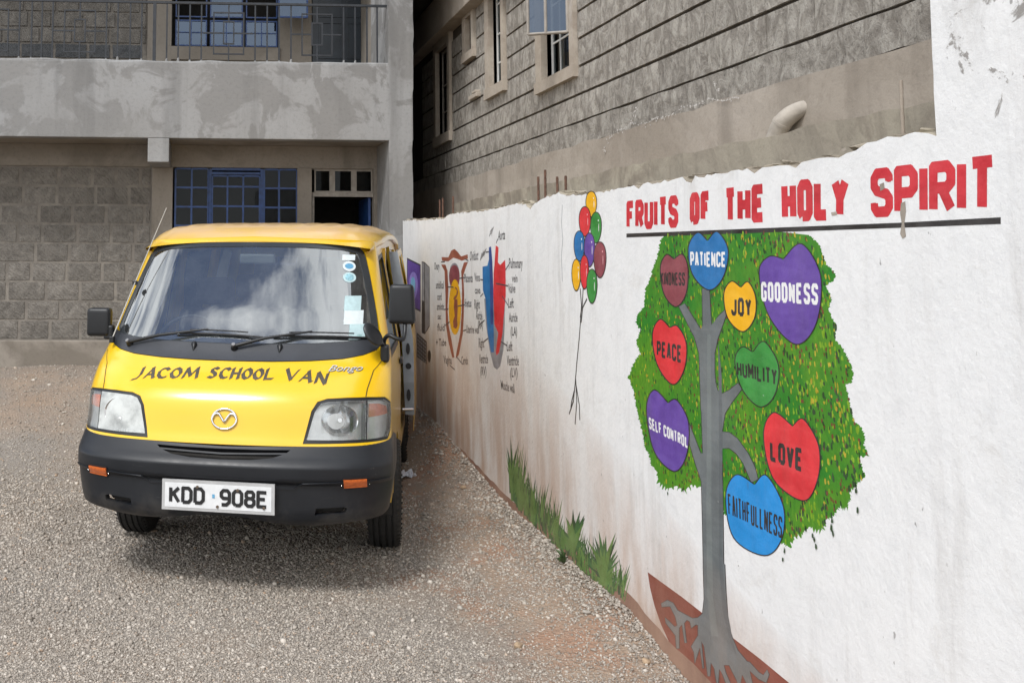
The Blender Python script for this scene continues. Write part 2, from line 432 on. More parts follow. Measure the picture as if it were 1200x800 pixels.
M = dict(
    ground=mat_ground(), stones=mat_stones(), white=mat_whitewall(),
    plaster=concrete('grey_cement_plaster', (.22, .217, .213), (.315, .315, .315), (.255, .25, .243), 2.3, .5, True, .485, .53),
    rawconc=concrete('brown_raw_concrete', (.19, .168, .142), (.29, .26, .225), (.235, .208, .175), 1.1, .5),
    mortar=concrete('mortar', (.17, .155, .137), (.25, .228, .20), (.20, .18, .16), 5, .4),
    nplaster=concrete('rough_brown_plaster', (.30, .258, .215), (.43, .38, .33), (.345, .305, .255), .9, .7, True),
    nband=concrete('mossy_concrete_band', (.26, .225, .18), (.40, .36, .285), (.32, .285, .23), 3, .8, True),
    block=mat_block('dressed_stone_block', (.132, .122, .110), (.232, .215, .193)),
    bluestone=mat_block('dark_stone_block', (.08, .085, .09), (.13, .132, .135)),
    nblock=mat_block('rough_stone_block', (.225, .205, .18), (.40, .375, .335), False, 1.2),
    ngroove=simple('groove_mortar', (.07, .058, .047), .95, .2),
    surround=concrete('window_plaster', (.34, .29, .24), (.44, .39, .33), (.38, .33, .27), 3, .4),
    bluepaint=simple('blue_metal_paint', (.016, .055, .19), .42, .35, 20),
    greypaint=simple('cream_metal_paint', (.30, .27, .235), .6, .2, 20, .1),
    navy=simple('navy_door_paint', (.018, .026, .036), .38, .3, 6, .05),
    railing=simple('dark_railing_paint', (.018, .021, .027), .5, .35, 15, .1),
    whiteframe=simple('white_window_paint', (.62, .62, .60), .5, .1),
    black=simple('black_plastic', (.008, .009, .011), .42, .25, 10, .05),
    rubber=simple('tyre_rubber', (.020, .019, .018), .8, .3, 25, .2),
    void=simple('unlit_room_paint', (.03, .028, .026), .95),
    rust=simple('rusty_rebar', (.12, .065, .045), .9, .4, 40, .4),
    pipe=simple('cement_pipe', (.40, .36, .31), .8, .2, 12, .3),
    yellow=mat_car(), plastic=mat_plastic(),
    windscreen=mat_glass('windscreen_glass', (.74, .79, .78), .27, .06, (.42, .45, .46)),
    sideglass=mat_glass('side_glass', (.25, .28, .28), .08, .05),
    pane=mat_glass('window_glass', (.25, .28, .28), -.028, .006),
    mirrorpane=mat_glass('reflective_window_glass', (.10, .11, .12), .07, .03),
    chrome=simple('chrome', (.72, .72, .72), .12, .05, 10, 0, 1.),
    silver=simple('grey_door_edge_paint', (.30, .33, .36), .4, .15, 8, 0, .3),
    cowl=simple('grey_cowl_plastic', (.030, .033, .040), .42, .2, 8, .04),
    frit=simple('black_glass_border', (.03, .034, .038), .18, .1, 8, 0),
    seat=simple('grey_seat_cloth', (.10, .10, .11), .9, .3, 30, .2),
    amber=simple('amber_lens', (.62, .13, .02), .18, .2, 60, 0, 0, .8),
    platew=simple('white_plate', (.68, .69, .70), .4, .06, 30),
    ink=simple('black_ink', (.012, .012, .013), .5, .2, 20),
    decal=simple('brown_black_decal', (.055, .045, .03), .55, .35, 30),
    sticker=simple('pale_sticker', (.42, .56, .58), .45, .12, 40),
    stickerw=simple('white_sticker', (.60, .66, .67), .45, .06, 40),
    stickerb=simple('blue_sticker', (.10, .30, .48), .45, .3, 60),
    leaf=simple('weed_leaf', (.07, .12, .04), .6, .4, 30),
    paper=simple('white_paper', (.66, .67, .72), .7, .1, 30),
    rock=simple('pale_rock', (.36, .33, .29), .9, .3, 30, .5),
    rock2=simple('tan_rock', (.36, .26, .17), .9, .3, 30, .5),
    creamglass=simple('cream_door_board', (.50, .36, .20), .6, .2, 10),
)
def lens_mat():
    m = Mat('headlight_lens')
    m.col(m.mix(m.noise(6, 3), (.36, .37, .36), (.62, .63, .62)))
    m.set(Metallic=.55, Roughness=.22); m.b.inputs['Coat Weight'].default_value = 1; m.b.inputs['Coat Roughness'].default_value = .03
    tcn = m.N.new('ShaderNodeTexCoord'); wv = m.N.new('ShaderNodeTexWave'); wv.inputs['Scale'].default_value = 9; wv.inputs['Distortion'].default_value = 3
    m.L.new(tcn.outputs['Object'], wv.inputs[0]); m.bump(wv.outputs[0], .25, .006); m.bump(m.noise(7, 2), .7, .03)
    return m.m
def clear_lens(name, dust, refl):
    mm = mat_glass(name, (.93, .94, .94), refl, dust, (.62, .64, .62)); nt_ = mm.node_tree
    tcn = nt_.nodes.new('ShaderNodeTexCoord'); wv = nt_.nodes.new('ShaderNodeTexWave'); wv.inputs['Scale'].default_value = 7; wv.inputs['Distortion'].default_value = .6
    bp = nt_.nodes.new('ShaderNodeBump'); bp.inputs['Strength'].default_value = .25; bp.inputs['Distance'].default_value = .003
    nt_.links.new(tcn.outputs['Object'], wv.inputs[0]); nt_.links.new(wv.outputs[0], bp.inputs['Height'])
    for n_ in nt_.nodes:
        if n_.type == 'BSDF_GLOSSY': nt_.links.new(bp.outputs[0], n_.inputs['Normal'])
    return mm
for n_ in M['mirrorpane'].node_tree.nodes:
    if n_.type == 'BSDF_GLOSSY': n_.inputs[0].default_value = (.55, .70, .95, 1)
M['lens_clear'] = clear_lens('clear_headlight_lens', .12, .04); M['lens_cloudy'] = clear_lens('clouded_headlight_lens', .62, .02); M['lens_cloudy2'] = clear_lens('corner_lamp_lens', .14, .02)
M['reflector'] = simple('satin_reflector', (.80, .80, .79), .30, .15, 14, .15, .55)
M['faded_amber'] = simple('faded_amber', (.95, .26, .12), .3, .2, 60, 0, .2, .8)

# ================================================================== ground
WX = 1.912      # face of the painted wall
def sst(a, b, x):
    t = np.clip((x-a)/(b-a), 0, 1); return t*t*(3-2*t)
WP = [(-50, -.05), (2, -.03), (3.3, -.02), (3.93, 0.), (4.42, .085), (5.05, .077), (5.63, .10), (6.14, .094), (6.9, .163), (8.0, .287), (8.8, .30), (9.6, .36), (60, .4)]
def gz(x, y):
    x = np.asarray(x, float); y = np.asarray(y, float)
    left = .52*sst(7.3, 10.1, y)
    wall = np.interp(y, [a for a, b in WP], [b for a, b in WP])
    t = sst(1.45, 1.9, x)
    far = left*(1-.35*sst(0, 2, x))
    und = .012*np.sin(x*2.1+1)*np.sin(y*1.7)+.006*np.sin(x*5.3+y*4.1)
    return far*(1-t)+wall*t+und*(1-t)
def build_ground():
    xs = np.unique(np.concatenate([[-400, -100, -30, -12], np.arange(-6, 3.01, .12), [6, 12, 30, 100, 400]]))
    ys = np.unique(np.concatenate([[-400, -100, -30, -10, -4, 0], np.arange(2, 13.01, .12), [20, 40, 100, 400]]))
    X, Y = np.meshgrid(xs, ys, indexing='ij'); Z = gz(X, Y); Z = np.where((Y > 12), .5, Z); Z = np.where(X > 2.5, 0.2, Z)
    vs = np.stack([X, Y, Z], -1).reshape(-1, 3); ny = len(ys); fs = []
    for i in range(len(xs)-1):
        for j in range(ny-1): a = i*ny+j; fs.append((a, a+ny, a+ny+1, a+1))
    me = bpy.data.meshes.new('ground'); me.from_pydata(vs.tolist(), [], fs); me.materials.append(M['ground'])
    me.polygons.foreach_set('use_smooth', [True]*len(fs)); me.update()
    tag(link('ground', me), kind='structure')
build_ground()

def gravel(n, name, smin, smax, ylo, yhi, power, label, band=False):
    u = rng.random(n); y = (ylo**(-power)+(yhi**(-power)-ylo**(-power))*u)**(-1/power)
    xl = -.30*y-.35-2.2*rng.random(n)**2; xr = np.minimum(1.90, .85*y)
    x = xl+(xr-xl)*rng.random(n)
    if band: x = 1.908-.16*rng.random(n)**2.2
    nz = np.sin(x*1.3+2)*np.sin(y*1.1+.7)+.5*np.sin(x*3.1+y*2.3)+.35*np.sin(x*6.7-y*5.1+1)
    nz2 = np.sin(x*4.1+y*1.9)*np.sin(y*3.3-x*1.2+.5)
    thin = np.zeros(n) if band else np.clip(.38*sst(.5, 1.4, x)+.5*sst(6.3, 9.0, y)+.22*nz+.25*np.maximum(nz2, 0)*sst(0, 1, x), 0, .93)
    k = rng.random(n) > thin
    x, y = x[k], y[k]; n = len(x); z = gz(x, y)
    s = smin+(smax-smin)*rng.random(n)**2.2
    s *= np.clip(y/4.5, .9, 1.35)
    base = np.array([[1, 0, 0], [-1, 0, 0], [0, 1, 0], [0, -1, 0], [0, 0, 1], [0, 0, -1]], float)
    V = base[None]*(.65+.7*rng.random((n, 6, 1)))+.35*(rng.random((n, 6, 3))-.5)
    V *= s[:, None, None]*np.stack([np.ones(n), .55+.4*rng.random(n), .35+.4*rng.random(n)], -1)[:, None, :]
    # random rotation: tilt then yaw
    a = rng.random(n)*6.283; b = (rng.random(n)-.5)*1.6; c_ = (rng.random(n)-.5)*1.6
    def rot(V, i, j, t):
        ct, st = np.cos(t)[:, None], np.sin(t)[:, None]; p, q = V[..., i].copy(), V[..., j].copy()
        V[..., i] = ct*p-st*q; V[..., j] = st*p+ct*q
    rot(V, 0, 2, b); rot(V, 1, 2, c_); rot(V, 0, 1, a)
    V += np.stack([x, y, z+s*.22], -1)[:, None, :]
    F0 = np.array([[0, 2, 4], [2, 1, 4], [1, 3, 4], [3, 0, 4], [2, 0, 5], [1, 2, 5], [3, 1, 5], [0, 3, 5]])
    F = (F0[None]+6*np.arange(n)[:, None, None]).reshape(-1)
    me = bpy.data.meshes.new(name); me.vertices.add(6*n); me.vertices.foreach_set('co', V.reshape(-1).astype(np.float32))
    nf = 8*n; me.loops.add(3*nf); me.loops.foreach_set('vertex_index', F.astype(np.int32))
    me.polygons.add(nf); me.polygons.foreach_set('loop_start', np.arange(0, 3*nf, 3, dtype=np.int32))
    me.update(calc_edges=True)
    at = me.attributes.new('tone', 'FLOAT', 'POINT'); at.data.foreach_set('value', np.repeat(rng.random(n)**1.1, 6).astype(np.float32))
    me.materials.append(M['stones']); o = link(name, me); tag(o, label, kind='stuff')
gravel(265000, 'crushed_gravel', .0038, .0100, 3.3, 10.2, 1.6, 'grey crushed stone chips covering the yard')
gravel(4200, 'coarse_gravel', .010, .020, 3.3, 10.0, 1.0, 'larger grey stone chips scattered over the yard')

gravel(2300, 'banked_grit', .005, .015, 3.3, 9.3, 1.0, 'stone chips banked along the foot of the painted wall', True)
# ================================================================== blocks shared by both masonry walls
def block_mesh(name, L_, H_, depth, mat, rough, nx=5, nz=3, seed=0, nib=.007):
    """front face towards -y, centred on x,z; irregular face and nibbled outline"""
    r = random.Random(seed); vs = []; fs = []
    for i in range(nx+1):
        for k in range(nz+1):
            ex = i in (0, nx); ez = k in (0, nz)
            x = -L_/2+L_*i/nx+(r.uniform(0, nib)*(1 if i == 0 else -1) if ex else r.uniform(-.01, .01))
            z = -H_/2+H_*k/nz+(r.uniform(0, nib)*(1 if k == 0 else -1) if ez else r.uniform(-.008, .008))
            y = r.uniform(-rough, rough)*(.5 if ex or ez else 1)+(nib*.8 if ex or ez else 0)
            vs.append((x, y, z))
    q = nz+1
    for i in range(nx):
        for k in range(nz): a = i*q+k; fs.append((a, a+q, a+q+1, a+1))
    bd = [i*q for i in range(nx+1)]+[nx*q+k for k in range(1, nz+1)]+[i*q+nz for i in range(nx-1, -1, -1)]+[k for k in range(nz-1, 0, -1)]
    b0 = len(vs)
    for i in bd: vs.append((vs[i][0]*.99, depth, vs[i][2]*.99))
    m = len(bd)
    for j in range(m): fs.append((bd[j], b0+j, b0+(j+1) % m, bd[(j+1) % m]))
    me = bpy.data.meshes.new(name); me.from_pydata(vs, [], fs); me.materials.append(mat); me.update(); return me

def lay_blocks(parent, meshes, u0, u1, z0, ncourse, course, length, gap, place, skip=None, jit=.12, zmaxf=None):
    n = 0
    for c in range(ncourse):
        u = u0-(length*.5 if c % 2 else 0)+random.uniform(-jit, jit)*length
        zc = z0+course*(c+.5)
        while u < u1:
            l = length*random.choice([.72, .9, 1., 1., 1.05, 1.15]); uc = u+l/2
            a, b = max(u, u0), min(u+l, u1)
            if b-a > .06 and not (skip and skip(a, b, zc)):
                me = random.choice(meshes); o = bpy.data.objects.new('block', me); COL.objects.link(o); o.parent = parent
                place(o, (a+b)/2, zc); o.scale = ((b-a-gap)/.4, 1, 1); n += 1
            u += l
    return n

# ================================================================== facade building
FY, BY, UY = 9.5, 10.14, 11.9
bld = empty('unfinished_building', (0, FY, .5))
tag(bld, 'grey unfinished concrete and stone building with a railed balcony, behind the van', 'building')
def bpart(mb, name, mat, parent=bld):
    mb.v = [(x, y-FY, z-.5) for x, y, z in mb.v]; return mb.build(name, mat, parent)
XL = -6.5
m = MB()   # slab edge / parapet with hanging stub of the cross beam
m.box(XL, 2.035, FY, FY+.16, 2.822, 3.585, .006)
bpart(m, 'parapet', M['plaster'])
m = MB(); n_ = 46   # uneven mortar bead along the top of the parapet
pts = [(XL+(1.79-XL)*i/n_, FY+.03, 3.588+random.uniform(-.006, .008)) for i in range(n_+1)]
m.tube(pts, [random.uniform(.016, .026) for _ in pts], 8); bpart(m, 'mortar_bead', M['plaster'])
m = MB(); m.box(-.612, -.402, FY-.003, BY, 2.583, 2.819, .006); bpart(m, 'beam', M['plaster'])
m = MB(); m.box(XL, 1.79, FY+.162, UY, 2.83, 3.02); bpart(m, 'balcony_slab', M['rawconc'])
# right hand pier, its outer edge nibbled
m = MB()
zs = np.arange(0.2, 7.0, .09)
ed = [2.045+(-.018 if z < 3.3 else 0)+random.uniform(-.007, .004) for z in zs]
vs = []; fs = []
for z, e in zip(zs, ed): vs += [(1.792, FY-.004, z), (e, FY-.004, z), (e+.004, FY+.03, z), (e+.004, BY+.3, z), (1.775, BY+.3, z)]
for i in range(len(zs)-1):
    for k in range(5): a = i*5+k; b = i*5+(k+1) % 5; fs.append((a, b, b+5, a+5))
m.add(vs, fs); bpart(m, 'pier', M['plaster'])
m = MB(); m.box(XL, 2.02, BY, BY+.2, 2.595, 2.828); m.box(XL, -.61, BY-.004, BY+.02, 2.60, 2.70); bpart(m, 'lintel', M['rawconc'])
for c_a, c_b in ((-.602, -.385), (.932, 1.085), (1.745, 1.79)):
    m = MB(); m.box(c_a, c_b, BY-.012, BY+.2, .2, 2.594, .004); bpart(m, 'column', M['rawconc'])
m = MB(); m.box(XL, -.603, BY+.021, BY+.2, .2, 2.594); bpart(m, 'mortar_wall', M['mortar'])
m = MB(); m.box(XL, -.603, BY-.05, BY+.03, .2, .785, .012); m.box(-.603, .93, BY-.05, BY-.013, .2, 1.0); bpart(m, 'plinth', M['rawconc'])
BM = [block_mesh('block_%d' % i, .4, .178, .05, M['block'], .0025, 5, 3, i, .0045) for i in range(6)]
BD = [block_mesh('darkblock_%d' % i, .4, .17, .05, M['bluestone'], .008, 5, 3, 20+i) for i in range(3)]
def pl(y):
    def f(o, u, z): o.location = (u, y-FY, z-.5)
    return f
lay_blocks(bld, BM, -6.45, -.605, .79, 9, .1995, .35, .034, pl(BY+.012))
# room behind the openings
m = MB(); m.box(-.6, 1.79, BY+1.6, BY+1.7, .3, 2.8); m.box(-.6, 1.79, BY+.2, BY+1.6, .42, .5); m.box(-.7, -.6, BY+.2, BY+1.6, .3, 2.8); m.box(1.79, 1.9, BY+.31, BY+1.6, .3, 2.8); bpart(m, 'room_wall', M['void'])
m = MB(); m.box(XL, 2.03, BY+1.75, 16, .2, 2.8); bpart(m, 'rear_wall', M['rawconc'])

def window(parent, name, bars, panes, mat, pmat, y, org, t=.02, pmats=None):
    """bars / panes given as x0,x1,z0,z1 at depth y; org = parent origin"""
    m = MB()
    for (a, b, c, d) in bars: m.box(a-org[0], b-org[0], y-org[1], y+t-org[1]+random.uniform(0, .0018), c-org[2], d-org[2])
    f = m.build(name, mat, parent)
    for i, (a, b, c, d) in enumerate(panes):
        p = MB(); w_ = random.uniform(-.004, .004); yy = y+t*.5-org[1]
        p.add([(a-org[0], yy, c-org[2]), (b-org[0], yy+w_, c-org[2]), (b-org[0], yy+w_, d-org[2]), (a-org[0], yy, d-org[2])], [(0, 1, 2, 3)])
        p.add([(a-org[0], yy+.004, c-org[2]), (b-org[0], yy+w_+.004, c-org[2]), (b-org[0], yy+w_+.004, d-org[2]), (a-org[0], yy+.004, d-org[2])], [(0, 3, 2, 1)])
        p.build('pane', pmats[i] if pmats else pmat, f)
    return f
ORG = (0, FY, .5)
def gridwin(xs, zs, thick):
    bars = []; panes = []
    return bars, panes
# blue steel window, three bays
WYY = BY+.03
z = lambda py: onY(300, py, WYY)[1]
x = lambda px: onY(px, 230, WYY)[0]
bars = []; panes = []; T = .022
zt = [z(198.5), z(220.5), z(243), z(265), z(287), z(309)]
def bay(xa, cols, xb, zt, fr=T*.85):
    xs_ = [xa]+cols+[xb]
    for c in xs_: bars.append((c-fr/2, c+fr/2, zt[-1], zt[0]))
    for k in range(len(xs_)-1):
        for zz in zt: bars.append((xs_[k]+fr/2, xs_[k+1]-fr/2, zz-fr/2, zz+fr/2))
        for j in range(len(zt)-1): panes.append((xs_[k]+fr/2, xs_[k+1]-fr/2, zt[j+1]+fr/2, zt[j]-fr/2))
bay(x(205.5), [x(224.5)], x(244), zt)
zs2 = [z(206.5), z(219), z(242), z(264.5), z(287), z(309)]
bay(x(248.5), [x(266.5), x(285)], x(304.5), zs2)
bay(x(309.5), [x(327)], x(348), zt)
for a in (x(246.2), x(307)): bars.append((a-.016, a+.016, zt[-1], zt[0]+.002))
bars.append((x(248), x(305), z(199)-.01, z(198)+.012)); bars.append((x(248), x(305), z(203.5)-.012, z(202)))
window(bld, 'window', bars, panes, M['bluepaint'], M['pane'], WYY, ORG, .03)['label'] = 'blue steel window of small panes beside the doorway'
# door with three transom lights, leaf standing open
bars = []; panes = []
xd = [x(367), x(389.5), x(415), x(438.5)]
z0, z1, zb = z(198), z(224.5), z(228)
for k in range(3):
    a, b = xd[k]+.015, xd[k+1]-.015
    for q in ((a, a+.014), (b-.014, b)): bars.append((q[0], q[1], z1, z0))
    for q in ((z1, z1+.014), (z0-.014, z0)): bars.append((a+.0145, b-.0145, q[0], q[1]))
    panes.append((a+.014, b-.014, z1+.014, z0-.014))
bars += [(x(366), x(440), zb-.015, z1-.002), (x(366), x(366)+.022, .5, zb-.016), (x(439.5)-.022, x(439.5), .5, zb-.016), (x(366), x(440), z0+.001, z0+.02), (xd[1]-.0145, xd[1]+.0145, z1, z0), (xd[2]-.0145, xd[2]+.0145, z1, z0)]
dr = window(bld, 'doorway', bars, panes, M['greypaint'], M['pane'], BY+.04, ORG, .03)
m = MB(); m.box(1.70, 1.725, BY+.085-FY, BY+.75-FY, 0.02, z(230)-.5); m.build('door_leaf', M['bluepaint'], dr)

# ---- upper storey
m = MB(); m.box(XL, -.79, UY+.035, UY+.2, 3.0, 6.2); bpart(m, 'mortar_wall', M['mortar'])
lay_blocks(bld, BD, -3.6, -.80, 3.905, 2, .197, .40, .034, pl(UY+.012))
lay_blocks(bld, BM, -3.6, -.80, 4.299, 4, .197, .40, .034, pl(UY+.012))
m = MB(); m.box(XL, -.80, UY-.01, UY+.03, 3.02, 3.90); m.box(-.79, -.49, UY-.03, UY+.2, 3.0, 6.2, .004); m.box(-.489, .86, UY, UY+.2, 3.02, 4.115)
m.box(.86, 1.27, UY, UY+.2, 3.02, 6.2); m.box(-.489, 2.1, UY+.001, UY+.2, 5.35, 6.2)
m.box(-.50, .87, UY-.03, UY-.001, 4.10, 4.27, .005)
bpart(m, 'upper_wall', M['rawconc'])
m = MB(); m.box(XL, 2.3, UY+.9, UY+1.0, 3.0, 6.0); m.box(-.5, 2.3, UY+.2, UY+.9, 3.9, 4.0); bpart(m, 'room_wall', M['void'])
m = MB(); m.box(XL, 2.2, 10.6, 14, 5.9, 6.1); bpart(m, 'roof', M['rawconc'])
y_ = UY+.05
zz = lambda py: onY(260, py, y_)[1]
xx = lambda px: onY(px, 40, y_)[0]
bars = []; panes = []
cols = [(205.5, 242.5), (246, 284.5), (288, 325)]
for (a, b) in cols:
    a, b = xx(a), xx(b)
    for zlo, zhi in ((zz(54.5), zz(24)), (zz(21), zz(-12))):
        bars += [(a, a+.016, zlo, zhi), (b-.016, b, zlo, zhi), (a+.017, b-.017, zlo, zlo+.016), (a+.017, b-.017, zhi-.016, zhi)]
    mid = (a+b)/2; bars.append((mid-.007, mid+.007, zz(54)+.017, zz(24.5)-.012))
    bars.append((a+.018, mid-.008, zz(39), zz(38))); bars.append((mid+.008, b-.018, zz(39), zz(38)))
    panes.append((a+.014, b-.014, zz(54.5)+.012, zz(24)-.012))
a, b = xx(246), xx(284.5); panes.append((a+.014, b-.014, zz(21)+.012, zz(-12)-.012))
wu = window(bld, 'window', bars, panes, M['bluepaint'], M['mirrorpane'], y_, ORG, .03); wu['label'] = 'upstairs window reflecting the bright sky'
# opened casement of the upstairs window
o = MB(); a, b = onY(326, 0, UY-.3)[0], onY(361, 0, UY-.3)[0]; q0, q1 = onY(340, 21, UY-.3)[1], 4.95
for (p0, p1, p2, p3) in ((a, a+.02, q0, q1), (b-.02, b, q0, q1), (a+.021, b-.021, q0, q0+.02), (a+.021, b-.021, q1-.02, q1)): o.box(p0, p1, UY-.3-FY, UY-.28-FY, p2-.5, p3-.5)
cs = o.build('open_casement', M['bluepaint'], bld)
o = MB(); o.box(a+.018, b-.018, UY-.292-FY, UY-.288-FY, q0+.018-.5, q1-.018-.5); o.build('pane', M['mirrorpane'], cs)
# navy sheet door with raised panels
m = MB(); m.box(1.285, 2.085, UY+.03, UY+.07, 3.02, 5.2); bpart(m, 'steel_door', M['navy'])
dr2 = [o for o in bld.children if o.name.startswith('steel_door')][0]
m = MB()
for (a, b, c, d) in ((1.36, 1.66, 4.15, 4.62), (1.72, 2.03, 4.15, 4.62), (1.36, 1.66, 4.68, 5.1), (1.72, 2.03, 4.68, 5.1), (1.36, 2.03, 3.2, 4.08)):
    for q in ((a, b, c, c+.02), (a, b, d-.02, d), (a, a+.02, c+.021, d-.021), (b-.02, b, c+.021, d-.021)): m.box(q[0], q[1], UY+.018-FY, UY+.032-FY, q[2]-.5, q[3]-.5)
m.build('door_moulding', M['navy'], dr2)
m = MB(); m.box(1.90, 2.045, BY+.32, 14, .2, 2.8); m.box(1.90, 2.045, BY+.32, 14, 2.805, 7.2); bpart(m, 'added_side_wall', M['rawconc'])  # unseen flank wall, added to darken the alley

# ---- balcony railing
RY = FY+.085
rail = MB(); zt_ = 4.20
rail.box(XL, 1.79, RY-.014-FY, RY+.014-FY, zt_-.5, zt_+.022-.5)
rail = rail.build('railing', M['railing'], bld)
def barx(px): return onY(px, 40, RY)[0]
thin = [22.6, 37, 49, 61.6, 124.6, 138, 152.6, 166, 195.5, 209, 222.5, 236, 299, 313, 327, 341, 402.5, 416, 430, 442]
X0 = [barx(p) for p in thin]
step_ = barx(37)-barx(22.6)
extra = [barx(22.6)-.62-step_*k for k in range(4)]
def bar(xb, r=.0075, foot=True):
    b = MB(); b.box(xb-r, xb+r, RY-r-FY, RY+r-FY, 3.585-.5, zt_-.501)
    o = b.build('bar', M['railing'], rail)
    f = MB(); f.tube([(xb, RY-FY, 3.585-.5), (xb+.002, RY-FY-.003, 3.62-.5+random.uniform(0, .03))], [.021, .009], 7); f.build('mortar_blob', M['plaster'], rail)
for xb in X0+extra: bar(xb)
bar(barx(181), .016)
def motif(xa, xb, za, zb, zc):
    b = MB(); r = .007
    def hb(x0, x1, z_): b.box(x0, x1, RY-r-FY, RY+r-FY, z_-r-.5, z_+r-.5)
    def vb(x_, z0, z1): b.box(x_-r, x_+r, RY-r-.001-FY, RY+r-.001-FY, z0-.5, z1-.5)
    hb(xa-r, xb+r, za); hb(xa-r, xb+r, zb); vb(xa, za, zb); vb(xb, za, zb)
    w_ = xb-xa; h = zb-za; xm = (xa+xb)/2
    ia, ib = xa+w_*.33, xb-w_*.33; ja, jb = za+h*.25, zb-h*.22
    hb(ia-r, ib+r, ja); hb(ia-r, ib+r, jb); vb(ia, ja, jb); vb(ib, ja, jb)
    hb(xa-w_*.36, ia, zc); hb(ib, xb+w_*.32, zc)
    vb(xm, jb, zt_); vb(xm, 3.585, ja)
    b.build('square_motif', M['railing'], rail)
zc_ = onY(90, 36.5, RY)[1]; za_, zb_ = onY(90, 61, RY)[1], onY(90, 12.5, RY)[1]
motif(barx(75.5), barx(111.5), za_, zb_, zc_)
motif(barx(-27), barx(9.5), za_, zb_, zc_)
motif(barx(250.5), barx(285.5), za_, zb_, zc_)
motif(barx(354), barx(389), za_, zb_, zc_)

# ================================================================== neighbouring building
NX = 2.6
nb = empty('stone_neighbour_building', (NX, 6, 0))
tag(nb, 'tall brown stone building with deep horizontal joints rising behind the white wall', 'building')
def npart(mb, name, mat, parent=nb): mb.v = [(x-NX, y-6, z) for x, y, z in mb.v]; return mb.build(name, mat, parent)
holes_n = [  # y0,y1,z0,z1 window openings
    (6.72, 7.30, 3.03, 4.6), (8.33, 8.70, 3.22, 5.2), (9.29, 9.50, 3.71, 4.07), (10.25, 10.80, 3.02, 4.0)]
outer_n = [(6.636, 7.432, 2.972, 4.75), (8.253, 8.823, 3.155, 5.3), (9.215, 9.62, 3.66, 4.11), (10.164, 10.90, 2.945, 4.10)]
ZG = 2.617; CO = .1965
# backing wall with real openings
def wall_with_holes(name, x, y0, y1, z0, z1, holes, mat, thick=.2):
    ys = sorted({y0, y1, *[h[0] for h in holes], *[h[1] for h in holes]}); zs_ = sorted({z0, z1, *[h[2] for h in holes], *[h[3] for h in holes]})
    m = MB()
    for i in range(len(ys)-1):
        # merge vertical runs
        run = None
        for k in range(len(zs_)-1):
            yc, zc = (ys[i]+ys[i+1])/2, (zs_[k]+zs_[k+1])/2
            inside = any(h[0] < yc < h[1] and h[2] < zc < h[3] for h in holes)
            if not inside: run = (run[0], zs_[k+1]) if run else (zs_[k], zs_[k+1])
            if (inside or k == len(zs_)-2) and run:
                m.box(x, x+thick, ys[i], ys[i+1], run[0], run[1]); run = None
    return npart(m, name, mat)
wall_with_holes('backing_wall', NX+.022, 1.0, 14.0, 1.2, 5.4, holes_n, M['ngroove'])
NB = [block_mesh('rough_block_%d' % i, .4, CO-.018, .03, M['nblock'], .004, 6, 3, 50+i, .0015) for i in range(8)]
def npl(o, u, z): o.rotation_euler = (0, 0, -math.pi/2); o.location = (random.uniform(-.0015, .0015), u-6, z)
def nskip(a, b, zc):
    if zc > CAMH+.30*b+.10: return True
    for (y0, y1, z0, z1) in outer_n:
        if z0-.02 < zc < z1+.02 and a < y1 and b > y0:
            return True
    return zc > 4.08 and a > 8.9
def fillers():
    """cut blocks beside the windows"""
    for (y0, y1, z0, z1) in outer_n:
        pass
# lay each course between the windows so that blocks meet the plaster surrounds
cnt = 0
for c in range(13):
    zc = ZG+CO*(c+.5)
    segs = [(3.2, 11.6)]
    for (y0, y1, z0, z1) in outer_n:
        if z0-.03 < zc < z1:
            ns_ = []
            for (a, b) in segs:
                if y0 > a and y1 < b: ns_ += [(a, y0-.003), (y1+.003, b)]
                else: ns_.append((a, b))
            segs = ns_
    for (a, b) in segs:
        u = a
        while u < b-.01:
            l = random.choice([.3, .36, .4, .42, .46])
            e = min(u+l, b)
            if b-e < .12: e = b
            if not (zc > CAMH+.285*e+.25 or (zc > 4.06 and u > 8.95)):
                o = bpy.data.objects.new('block', random.choice(NB)); COL.objects.link(o); o.parent = nb
                npl(o, (u+e)/2, zc); o.scale = ((e-u-.005)/.4, 1, 1); cnt += 1
            u = e
# thin rough course under the lowest groove, plaster plinth, ledge band
m = MB()
def strip(m, x, y0, y1, z0, z1, amp, step=.12, thick=.06, jit=.0):
    n = int((y1-y0)/step); vs = []; fs = []; rows = 4
    for i in range(n+1):
        y = y0+(y1-y0)*i/n
        for k in range(rows):
            e = k in (0, rows-1)
            vs.append((x+random.uniform(-amp, amp), y, z0+(z1-z0)*k/(rows-1)+(random.uniform(-jit, jit) if e else 0)))
        vs.append((x+thick, y, z1)); 
    q = rows+1
    for i in range(n):
        for k in range(q-1): a = i*q+k; fs.append((a, a+q, a+q+1, a+1))
    m.add(vs, fs)
strip(m, NX-.002, 3.0, 13.5, 2.455, 2.613, .003, .16, .03, .006); npart(m, 'rough_course', M['nblock'])
m = MB(); strip(m, NX-.012, 2.5, 13.5, 2.02, 2.46, .004, .25, .04, .01); npart(m, 'plinth', M['nplaster'])
m = MB(); strip(m, 2.47, 2.3, 9.6, 1.5, 2.205, .006, .10, .14, .008); npart(m, 'ledge_band', M['nband'])
